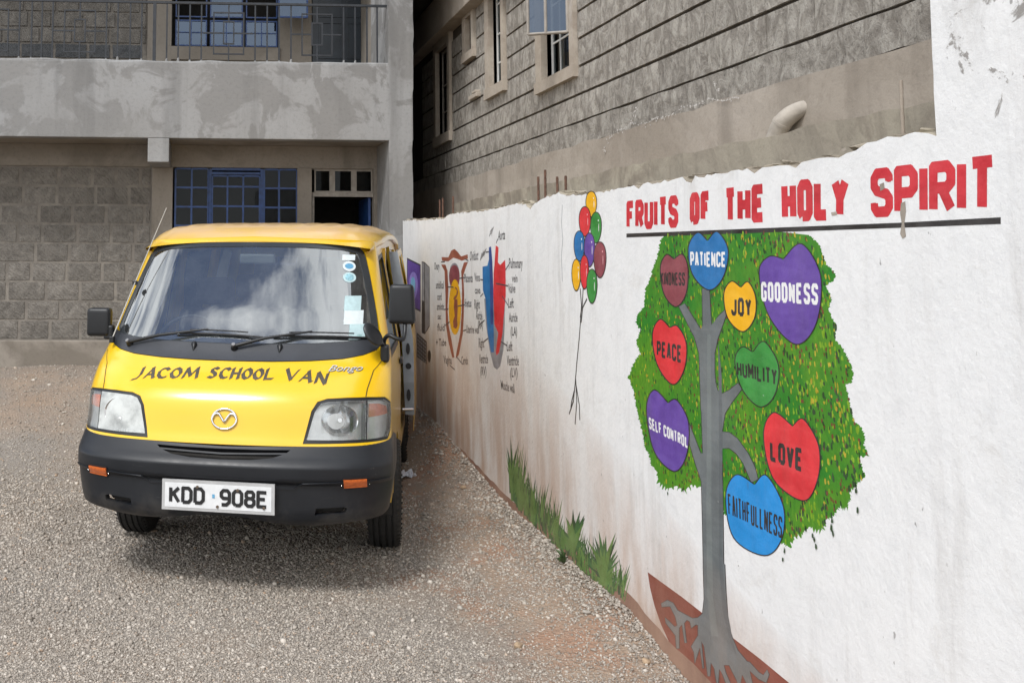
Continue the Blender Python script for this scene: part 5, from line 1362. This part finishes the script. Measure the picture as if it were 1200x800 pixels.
# wipers, washer jets
def Sq(x, z, o): p, n = Sxz(x, z); return p+n*o
def wiper(piv, mid, b0, b1):
    m = MB(); m.tube([Sq(piv[0], piv[1], .0), Sq(piv[0], piv[1], .03)], [.02, .013], 12)
    pts = [Sq(piv[0], piv[1], .022), Sq((piv[0]*.6+mid[0]*.4), piv[1]*.6+mid[1]*.4+.004, .034), Sq(mid[0], mid[1], .026)]
    m.tube(pts, [.0105, .0085, .005], 8)
    w_ = m.build('wiper', M['black'], van)
    b = MB(); n = 12; pts = [Sq(b0[0]+(b1[0]-b0[0])*k/n, b0[1]+(b1[1]-b0[1])*k/n+.006*math.sin(math.pi*k/n), .010) for k in range(n+1)]
    b.tube(pts, .006, 6)
    pts2 = [Sq(b0[0]+(b1[0]-b0[0])*k/n, b0[1]+(b1[1]-b0[1])*k/n+.006*math.sin(math.pi*k/n)+.012, .022) for k in range(2, n-1)]
    b.tube(pts2, .0042, 6); b.build('wiper_blade', M['ink'], w_)
    h = MB(); p = Sq(piv[0], piv[1], .032); h.tube([p, p+(Sq(piv[0], piv[1], .04)-p)], .010, 10); h.build('pivot_cap', simple('grey_cap', (.2, .2, .21), .4), w_)
wiper((-.604, 1.177), (-.162, 1.254), (-.34, 1.238), (.134, 1.228)); wiper((-.009, 1.176), (.39, 1.252), (.19, 1.234), (.683, 1.228))
for xq in (-.228, .231):
    m = MB(); m.tube([Sq(xq, 1.196, .004), Sq(xq, 1.186, .016), Sq(xq, 1.160, .004)], [.012, .015, .003], 6); m.build('washer_jet', M['black'], van)
# stickers
def disc(cx, cz_, rx, rz, n=22): return [(s_of(cx+rx*math.cos(2*math.pi*k/n), cz_), cz_+rz*math.sin(2*math.pi*k/n)) for k in range(n)]
def rectS(x0, x1, z0, z1): return [(s_of(x0, z0), z0), (s_of(x1, z0), z0), (s_of(x1, z1), z1), (s_of(x0, z1), z1)]
for i, (lo, mt) in enumerate([(rectS(.515, .585, 1.640, 1.672), 'stickerw'), (disc(.556, 1.607, .035, .028), 'stickerw'), (disc(.562, 1.546, .035, .028), 'sticker'), (rectS(.545, .632, 1.37, 1.447), 'sticker'), (rectS(.548, .648, 1.30, 1.372), 'stickerw'), (rectS(.58, .662, 1.225, 1.302), 'sticker')]):
    q = patch('windscreen_sticker', [lo], Sv, M[mt], van, (), .05, .0006+.0003*(i % 2), 0)
    if i in (1, 2): patch('sticker_print', [disc(.556+.006*(i-1), 1.607-.061*(i-1), .023, .015 if i == 1 else .019)], Sv, M['stickerb'] if i == 1 else simple('teal_print', (.25, .45, .52), .5, .5, 80), q, (), .05, .0022, 0)
    if i == 5: patch('sticker_print', [rectS(.622, .645, 1.232, 1.250)], Sv, simple('dim_print', (.25, .4, .4), .5, .5, 200), q, (), .05, .0022, 0)
# roof
def roof():
    na, nv = 64, 60; vs = []; fs = []
    zg = interp([(.8, 1.692), (.95, 1.708), (1.3, 1.742), (1.7, 1.766), (2.3, 1.795), (3.3, 1.812), (4.25, 1.79)])
    zt_r = interp([(.8, 1.79), (1.1, 1.842), (1.5, 1.868), (2.3, 1.892), (3.3, 1.90), (4.05, 1.885), (4.25, 1.85)])
    A = [-1+2*i/na for i in range(na+1)]; A = [math.copysign(1-(1-abs(a))**1.7, a) for a in A]
    V = [ (v/nv)**1.6 for v in range(nv+1)]
    for v in V:
        for a in A:
            y0 = .852+dev(a*.86)*.55+.012*abs(a)
            y = y0+(4.25-y0)*v; wv = .664+.052*min(1, max(0, (y-.90)/.5))
            ze = zg(y); top = zt_r(y); prof = (1-abs(a)**5.5)**.5 if abs(a) < 1 else 0
            zf_ = ze+(top-ze)*prof
            dy = y-y0; q = 1-(1-min(dy/.42, 1))**2.6
            zl = 1.742-.036*abs(a)**3
            z = zl*(1-q)+zf_*q
            rb = 0
            if abs(a) < .84:
                ph = (a*.712)/.118; rb = .0065*max(0, math.cos(ph*2*math.pi))**.5*min(1, max(0, (y-1.12-.05*abs(a))/.10))*(0 if y > 4.05 else 1)
            if v > .97: z -= (v-.97)*1.6
            vs.append((a*wv, y, z+rb))
    n = na+1
    for j in range(nv):
        for i in range(na): k = j*n+i; fs.append((k, k+1, k+n+1, k+n))
    # lip: fold the side and front edges down and in
    b0 = len(vs); edge = [j*n+na for j in range(nv+1)]
    for sgn, idx in ((1, [j*n+na for j in range(nv+1)]), (-1, [j*n for j in range(nv+1)])):
        b0 = len(vs)
        for i in idx: x, y, z = vs[i]; vs.append((x+sgn*.002, y, z-.010))
        for i in idx: x, y, z = vs[i]; vs.append((x-sgn*.03, y, z-.020))
        m_ = len(idx)
        for j in range(m_-1):
            fs.append((idx[j], idx[j+1], b0+j+1, b0+j)); fs.append((b0+j, b0+j+1, b0+m_+j+1, b0+m_+j))
    me = bpy.data.meshes.new('roof'); me.from_pydata(vs, [], fs); me.materials.append(M['yellow']); me.polygons.foreach_set('use_smooth', [True]*len(fs)); me.update()
    bm = bmesh.new(); bm.from_mesh(me); bmesh.ops.recalc_face_normals(bm, faces=bm.faces); bm.to_mesh(me); bm.free()
    link('roof', me, van)
roof()
ZG_ = interp([(.8, 1.692), (.95, 1.705), (1.3, 1.738), (1.7, 1.762), (2.3, 1.79), (3.3, 1.805), (4.25, 1.785)])
# sides
def side_map(sg):
    def f(y, z):
        e = .01; w0 = W_(min(z, 1.80)); sl_ = (W_(min(z+e, 1.8))-W_(z-e))/(2*e); n = Vector((sg, 0, -sl_*1.0)).normalized(); n = Vector((sg, 0, -sl_)).normalized()
        return Vector((sg*w0, y, z)), n
    return f
def arch(yc, r=.345, zc=.30): return [(yc+r*math.cos(t), zc+r*math.sin(t)) for t in np.linspace(0, math.pi, 15)]
front_edge = [(F_(z)+.300, z) for z in np.linspace(1.745, .72, 18)]
side_out = [(4.16, ZG_(4.1)), (3.3, ZG_(3.3)), (2.3, ZG_(2.3)), (1.7, ZG_(1.7)), (1.3, ZG_(1.3)), (F_(1.745)+.300, ZG_(1.16))]+front_edge[1:]
side_out += [(.50, .72), (.50, .40), (.805, .40)]
ar1 = arch(1.15)[::-1]; ar1 = [p for p in ar1 if p[1] > .36]
side_out += [(1.15-.345, .42)]+ar1+[(1.15+.345, .40), (1.9, .38), (3.0, .38)]
ar2 = [p for p in arch(3.37)[::-1] if p[1] > .36]
side_out += [(3.37-.345, .42)]+ar2+[(3.37+.345, .40), (4.16, .42), (4.16, 1.0)]
doorw = [(.70, 1.115), (.735, 1.20), (.885, 1.40), (1.075, 1.62), (1.13, 1.665), (1.74, 1.695), (1.78, 1.66), (1.80, 1.10)]
rw1 = [(1.95, 1.10), (1.95, 1.69), (2.85, 1.725), (2.88, 1.10)]; rw2 = [(3.0, 1.10), (3.0, 1.725), (3.85, 1.725), (3.98, 1.12)]
door_hole = [(1.90, .47), (2.95, .47), (2.95, 1.745), (1.90, 1.715)]
for sg in (1, -1):
    hs = [doorw, rw2]+([door_hole] if sg > 0 else [rw1])
    patch('body_side', [side_out], side_map(sg), M['yellow'], van, hs, .07, 0, .03, True, .05)
    sm_ = side_map(sg)
    patch('side_window', [doorw], sm_, M['black'], van, [[(y_+(.03 if y_ < 1.2 else -.035), z_+(.03 if z_ < 1.3 else -.03)) for y_, z_ in doorw]], .1, -.004, .01, False)
    # upper half of the front door glass is wound down on the wall side
    gw = [(y_+(.03 if y_ < 1.2 else -.035), z_+(.03 if z_ < 1.3 else -.03)) for y_, z_ in doorw]
    if sg < 0: patch('side_window', [gw], sm_, M['sideglass'], van, (), .1, -.012, 0, False)
    else: patch('side_window', [[(.76, 1.145), (1.765, 1.13), (1.765, 1.30), (.86, 1.30)]], sm_, M['sideglass'], van, (), .1, -.012, 0, False)
    patch('side_window', [rw2], sm_, M['sideglass'], van, (), .1, -.010, 0, False)
    if sg < 0: patch('side_window', [rw1], sm_, M['sideglass'], van, (), .1, -.010, 0, False)
    gl_ = [(.655, .50), (.66, 1.04), (.70, 1.09)]; lo = [(a-.003, b) for a, b in gl_]+[(a+.003, b) for a, b in gl_[::-1]]
    if sg > 0:
        pass
    lo = [(1.835, .42), (1.84, 1.70), (1.846, 1.70), (1.841, .42)]; patch('shut_line', [lo], sm_, M['ink'], van, (), .2, .0015, 0, False)
    hb = MB(); hb.box(.0, .0, 0, 0, 0, 0) if False else None
    h = MB(); xq = W_(1.0)+.012
    h.box(sg*xq-.01, sg*xq+.01, 1.62, 1.78, .985, 1.02, .006); h.build('door_handle', M['black'], van)
# opened sliding door standing off the body on the wall side
slide = [(2.33, .56), (2.31, .80), (2.32, 1.10), (2.35, 1.70), (3.36, 1.735), (3.38, .44), (2.40, .44)]
def sd_map(y, z):
    w0 = W_(z)*1.0+.068; e = .01; s_ = (W_(min(z+e, 1.8))-W_(z-e))/(2*e); return Vector((w0+.010, y, z)), Vector((1, 0, -s_)).normalized()
sw = [(2.44, 1.14), (2.46, 1.66), (3.25, 1.69), (3.26, 1.14)]
sdr = patch('sliding_door', [slide], sd_map, M['yellow'], van, [sw], .08, 0, .004, True, .06); sdr['label'] = 'sliding side door slid open'
patch('side_window', [sw], sd_map, M['sideglass'], sdr, (), .2, -.012, 0, False)
# inner pressed frame of that door: grey edge with two dark holes
ed_ = MB(); zs_ = np.linspace(.56, 1.70, 16); vs = []; fs = []
for z in zs_:
    w0 = W_(z)+.075; th_ = .058+.016*math.sin((z-.56)/1.14*math.pi); y_ = float(np.interp(z, [.56, .8, 1.1, 1.7], [2.33, 2.31, 2.32, 2.35]))-.002
    vs += [(w0+.004, y_, z), (w0-th_, y_+.004, z), (w0-th_, y_+.09, z)]
for i in range(len(zs_)-1):
    for k in range(2): a = i*3+k; fs.append((a, a+1, a+4, a+3))
ed_.add(vs, fs)
w0 = W_(1.15); ed_.add([(W_(z)+.075-.052, y, z) for z in (.5, 1.12) for y in (2.36, 3.36)], [(0, 1, 3, 2)])
edo = ed_.build('door_edge', M['silver'], sdr)
for z, rz_, rx_ in ((1.02, .04, .014), (.90, .022, .02), (.70, .042, .014)):
    c0 = W_(z)+.075-.034
    hh = MB(); hh.add([(c0+rx_*math.cos(2*math.pi*k/12), 2.308-.006, z+rz_*math.sin(2*math.pi*k/12)) for k in range(12)], [tuple(range(12))]); hh.build('edge_hole', M['ink'], sdr)
m = MB(); m.tube([(.80, 2.30, .60), (.875, 2.33, .60)], .010, 8); m.build('door_roller', M['chrome'], sdr)
# rear
def rearm(x, z): return Vector((x, 4.17+.02*(1-(x/.8)**2)-max(0, z-1.1)*.10, z)), Vector((0, 1, 0))
rb = [(-.79, .42), (.79, .42), (.80, 1.0), (.74, 1.43), (.69, 1.78), (0, 1.86), (-.69, 1.78), (-.74, 1.43), (-.80, 1.0)]
rwn = [(-.64, 1.12), (.64, 1.12), (.58, 1.66), (-.58, 1.66)]
patch('rear_panel', [rb], rearm, M['yellow'], van, [rwn], .2, 0, .02); patch('rear_window', [rwn], rearm, M['sideglass'], van, (), .3, -.01, 0, False)
for sg in (1, -1): m = MB(); m.box(sg*.70-.05, sg*.70+.05, 4.165, 4.20, .72, 1.0, .01); m.build('tail_light', simple('red_lens', (.4, .02, .02), .2, .1, 10, 0, 0, .8), van)
# floor, interior, underbody
m = MB(); m.box(-.77, .77, .62, 4.14, .42, .46); m.box(-.55, .55, .95, 4.0, .30, .415); m.box(-.60, .60, .47, .60, .50, .98); m.build('underbody', M['void'], van)
m = MB(); m.box(-.74, .74, .62, .72, .46, 1.10); m.box(-.72, .72, .50, .82, 1.05, 1.13, .02); m.box(-.60, -.15, .62, .90, 1.10, 1.19, .04); m.build('dashboard', M['seat'], van)
for xq, yq, wd_ in ((-.40, 1.35, .24), (.35, 1.35, .30), (0, 2.45, .62), (0, 3.4, .62)):
    m = MB(); m.box(xq-wd_, xq+wd_, yq-.22, yq+.25, .62, .80, .05); m.box(xq-wd_, xq+wd_, yq+.22, yq+.34, .78, 1.32, .05)
    for hx in ((xq,) if wd_ < .5 else (xq-.35, xq+.35)): m.box(hx-.13, hx+.13, yq+.25, yq+.34, 1.34, 1.52, .035)
    m.build('seat', M['seat'], van)
m = MB(); c0 = Vector((-.38, .86, 1.17)); ax = Vector((0, -.75, .66)).normalized(); u_ = Vector((1, 0, 0)); v_ = ax.cross(u_)
m.tube([c0+(u_*math.cos(t)+v_*math.sin(t))*.18 for t in np.linspace(0, 2*math.pi, 30)[:-1]], .013, 8, True)
for t in (.2, 2.94, 4.71): m.tube([c0, c0+(u_*math.cos(t)+v_*math.sin(t))*.18], .011, 6)
m.build('steering_wheel', M['black'], van)
m = MB(); m.box(-.082, .128, .855, .885, 1.615, 1.675, .012); m.build('rear_view_mirror', simple('grey_mirror_back', (.22, .24, .25), .5), van)
m = MB(); m.tube([(.022, .87, 1.66), (.0, .86, 1.73)], .006, 6); m.build('mirror_stalk', M['black'], van)
for sg in (1, -1): m = MB(); m.box(sg*.62-.0, sg*.62+.02, .60, .601, 0, 0) if False else m.box(sg*.70-.012, sg*.70+.012, 1.80, 1.92, .46, 1.72); m.build('inner_pillar', M['yellow'], van)
m = MB(); m.box(-.66, .66, 1.25, 4.1, 1.755, 1.765); m.build('headlining', simple('grey_headlining', (.22, .22, .21), .9), van)
# wheels
def wheel(x, y, sg, rz=0.):
    w_ = empty('wheel', (x, y, .305), rz); w_.parent = van
    hw = .083; R_ = .305; prof = [(.19, -hw*.8), (.22, -hw), (.27, -hw*1.04), (.292, -hw*.93)]
    gr = [-.052, -.018, .018, .052]; x_ = -hw*.82; prof.append((R_-.004, x_))
    for g in gr: prof += [(R_, g-.006), (R_-.009, g-.0045), (R_-.009, g+.0045), (R_, g+.006)]
    prof += [(R_-.004, hw*.82), (.292, hw*.93), (.27, hw*1.04), (.22, hw), (.19, hw*.8)]
    t = MB(); t.lathe(prof, 56, smooth=False)
    # cut shoulder blocks
    for k in range(56):
        a = 2*math.pi*k/56
        for s_ in (-1, 1):
            c = Vector((s_*hw*.90, math.cos(a)*(R_-.006), math.sin(a)*(R_-.006))); d = Vector((0, -math.sin(a), math.cos(a)))*.007; e = Vector((s_*.017, 0, 0)); r_v = Vector((0, math.cos(a), math.sin(a)))*.006
            t.add([c-d-e+r_v, c+d-e+r_v, c+d+e-r_v*2, c-d+e-r_v*2], [(0, 1, 2, 3)])
    t.build('tyre', M['rubber'], w_)
    r = MB(); r.lathe([(.0, sg*.035), (.06, sg*.04), (.07, sg*.02), (.15, sg*.015), (.175, sg*.05), (.195, sg*.07), (.195, -sg*.06)], 32); r.build('rim', simple('steel_rim', (.35, .35, .35), .45, .2, 10, 0, .6), w_)
wheel(-.735, 1.15, -1); wheel(.735, 1.15, 1); wheel(-.72, 3.37, -1); wheel(.72, 3.37, 1)
for sg in (1, -1):
    for yc in (1.15, 3.37):
        m = MB(); pts = [(yc+.36*math.cos(t), .30+.36*math.sin(t)) for t in np.linspace(-.1, math.pi+.1, 14)]
        for (a, b) in zip(pts[:-1], pts[1:]): m.add([(sg*.56, a[0], a[1]), (sg*.79, a[0], a[1]), (sg*.79, b[0], b[1]), (sg*.56, b[0], b[1])], [(0, 1, 2, 3)])
        m.build('wheel_well', M['void'], van)
# mirrors and antenna
def mirror_right():
    bm = bmesh.new(); bmesh.ops.create_cube(bm, size=1)
    for v in bm.verts: v.co = Vector((v.co.x*(.145 if v.co.z < 0 else .125), v.co.y*(.05 if v.co.y > 0 else .10), v.co.z*.208))
    bmesh.ops.bevel(bm, geom=bm.edges[:], offset=.026, segments=4, profile=.6, affect='EDGES')
    for v in bm.verts: v.co += Vector((.857, .575, 1.413))
    m = MB(); m.bm(bm, True); o = m.build('door_mirror', M['black'], van); o['label'] = 'large upright mirror on a bent arm, wall side'
    a = MB(); a.tube(spline([(.76, .56, 1.165), (.765, .53, 1.225), (.79, .50, 1.252), (.83, .49, 1.238), (.862, .50, 1.235), (.872, .53, 1.27), (.872, .555, 1.32)], 4, False), .0115, 8)
    a.box(.745, .79, .50, .60, 1.11, 1.20, .012); a.build('mirror_arm', M['black'], o)
    g = MB(); g.box(.80, .915, .622, .626, 1.33, 1.50); g.build('mirror_glass', M['chrome'], o)
    r = MB(); cc = Vector((.712, .43, 1.262)); axx = Vector((-.35, -.62, .50)).normalized(); uu = Vector((.62, 0, .78)).normalized(); uu = (uu-axx*uu.dot(axx)).normalized(); vv = axx.cross(uu)
    lx = Vector((.058, .0, -.075)); L_ = lx.normalized()
    s1 = L_; s2 = Vector((.55, -.6, .45)).normalized(); s2 = (s2-s1*s2.dot(s1)).normalized(); s3 = s1.cross(s2)
    for k, (d, sc_) in enumerate(((0, 1.), )):
        n = 24; ring0 = [cc+s1*.066*math.cos(2*math.pi*i/n)+s3*.035*math.sin(2*math.pi*i/n)*1 for i in range(n)]
    bm = bmesh.new(); bmesh.ops.create_uvsphere(bm, u_segments=24, v_segments=14, radius=1)
    for v in bm.verts: v.co = cc+s1*v.co.x*.068+s3*v.co.y*.050+s2*v.co.z*.017
    r.bm(bm, True); r.tube([cc+s1*.03, (.755, .52, 1.20)], .014, 8); r.build('wide_angle_mirror', M['black'], o)
mirror_right()
bm = bmesh.new(); bmesh.ops.create_cube(bm, size=1)
for v in bm.verts: v.co = Vector((v.co.x*.135, v.co.y*.075, v.co.z*.158))
bmesh.ops.bevel(bm, geom=bm.edges[:], offset=.024, segments=4, profile=.6, affect='EDGES')
for v in bm.verts: v.co += Vector((-.832, .60, 1.285))
m = MB(); m.bm(bm, True); m.box(-.80, -.745, .57, .62, 1.19, 1.27, .01); o = m.build('door_mirror', M['black'], van); o['label'] = 'smaller mirror on the left, yard side'
g = MB(); g.box(-.89, -.775, .638, .642, 1.22, 1.35); g.build('mirror_glass', M['chrome'], o)
m = MB(); m.tube([(-.722, .50, 1.205), (-.66, .735, 1.53), (-.563, 1.0, 1.948)], [.004, .0032, .0022], 6); an = m.build('antenna', simple('pale_antenna_rod', (.42, .40, .36), .4), van)
m = MB(); m.box(-.735, -.71, .48, .52, 1.18, 1.215, .004); m.box(-.682, -.655, .715, .745, 1.49, 1.515, .004); m.build('antenna_clip', M['black'], an)

# ================================================================== small things on the ground
def rock(px, py, s, mat, label, seed):
    d = ray(px, py); t = -CAMH/d.z
    for _ in range(6):
        x_, y_ = d.x*t, d.y*t; z_ = float(gz(x_, y_)); t = (z_-CAMH)/d.z
    r = random.Random(seed); bm = bmesh.new(); bmesh.ops.create_icosphere(bm, subdivisions=2, radius=1)
    ax_ = [Vector((r.uniform(-1, 1), r.uniform(-1, 1), r.uniform(-1, 1))).normalized() for _ in range(9)]
    for v in bm.verts:
        for a in ax_:
            k = v.co.dot(a)
            if k > .72: v.co -= a*(k-.72)
        v.co = Vector((v.co.x*s, v.co.y*s*.7, v.co.z*s*.5))
    m = MB(); m.bm(bm); o = m.build('loose_stone', mat, None, (x_, y_, z_+s*.22)); o.rotation_euler = (0, 0, r.uniform(0, 3)); tag(o, label, 'stone', 'loose stones lying on the gravel')
rock(607, 748 if False else 758, .030, M['rock2'], 'flat brown stone nearest the photo bottom, below the balloons', 1)
rock(757, 776, .026, M['rock2'], 'tan stone close to the foot of the wall near the painted soil', 2)
rock(539, 713, .022, M['rock'], 'pale rounded stone on the open gravel in front of the wall', 3)
rock(543, 564, .030, M['rock2'], 'flat tan stone on the dirt between the van and the wall', 4)
rock(570, 583, .022, M['rock'], 'dark small stone at the foot of the wall before the painted grass', 5)
rock(580, 592, .020, M['rock'], 'pale stone by the wall base just nearer than the dark small one', 6)
rock(688, 718, .022, M['rock'], 'round pale stone between the painted grass and the painted soil', 7)
rock(297, 758, .018, M['rock'], 'small white stone on the gravel in front of the van number plate', 8)
# weed at the foot of the wall
d = ray(664, 660); y_, z_ = onX(664, 660, WX-.03); wd = empty('small_weed', (WX-.035, y_, float(gz(WX-.03, y_)))); tag(wd, 'small green weed growing at the foot of the white wall under the painted grass', 'weed')
r = random.Random(2)
m = MB()
for k in range(15):
    a = r.uniform(0, 6.28); L_ = r.uniform(.04, .10); e = r.uniform(.5, 1.25); dv = Vector((math.cos(a)*math.cos(e), math.sin(a)*math.cos(e), math.sin(e)))
    if dv.x > .2: dv.x = -dv.x*.5
    p = Vector((0, 0, 0)); w_ = Vector((-math.sin(a), math.cos(a), 0))*.009; mid = p+dv*L_*.55+Vector((0, 0, .01)); end = p+dv*L_-Vector((0, 0, .012))
    m.add([p, mid+w_, end, mid-w_], [(0, 1, 2), (0, 2, 3)])
m.build('leaves', M['leaf'], wd)
m = MB(); m.tube([(0, 0, -.01), (-.005, .004, .05)], [.003, .0015], 5); m.build('stem', M['leaf'], wd)
# crumpled paper by the rear wheel
x_, y_ = 1.50, 7.35; bm = bmesh.new(); bmesh.ops.create_grid(bm, x_segments=7, y_segments=7, size=.075)
for v in bm.verts: v.co = Vector((v.co.x*.8+r.uniform(-.012, .012), v.co.y+r.uniform(-.012, .012), abs(r.gauss(.012, .022))+.02*(1-abs(v.co.x)/.075)))
m = MB(); m.bm(bm); tag(m.build('crumpled_paper', M['paper'], None, (x_, y_, float(gz(x_, y_)))), 'scrap of crumpled white paper on the ground behind the front wheel of the van', 'paper')
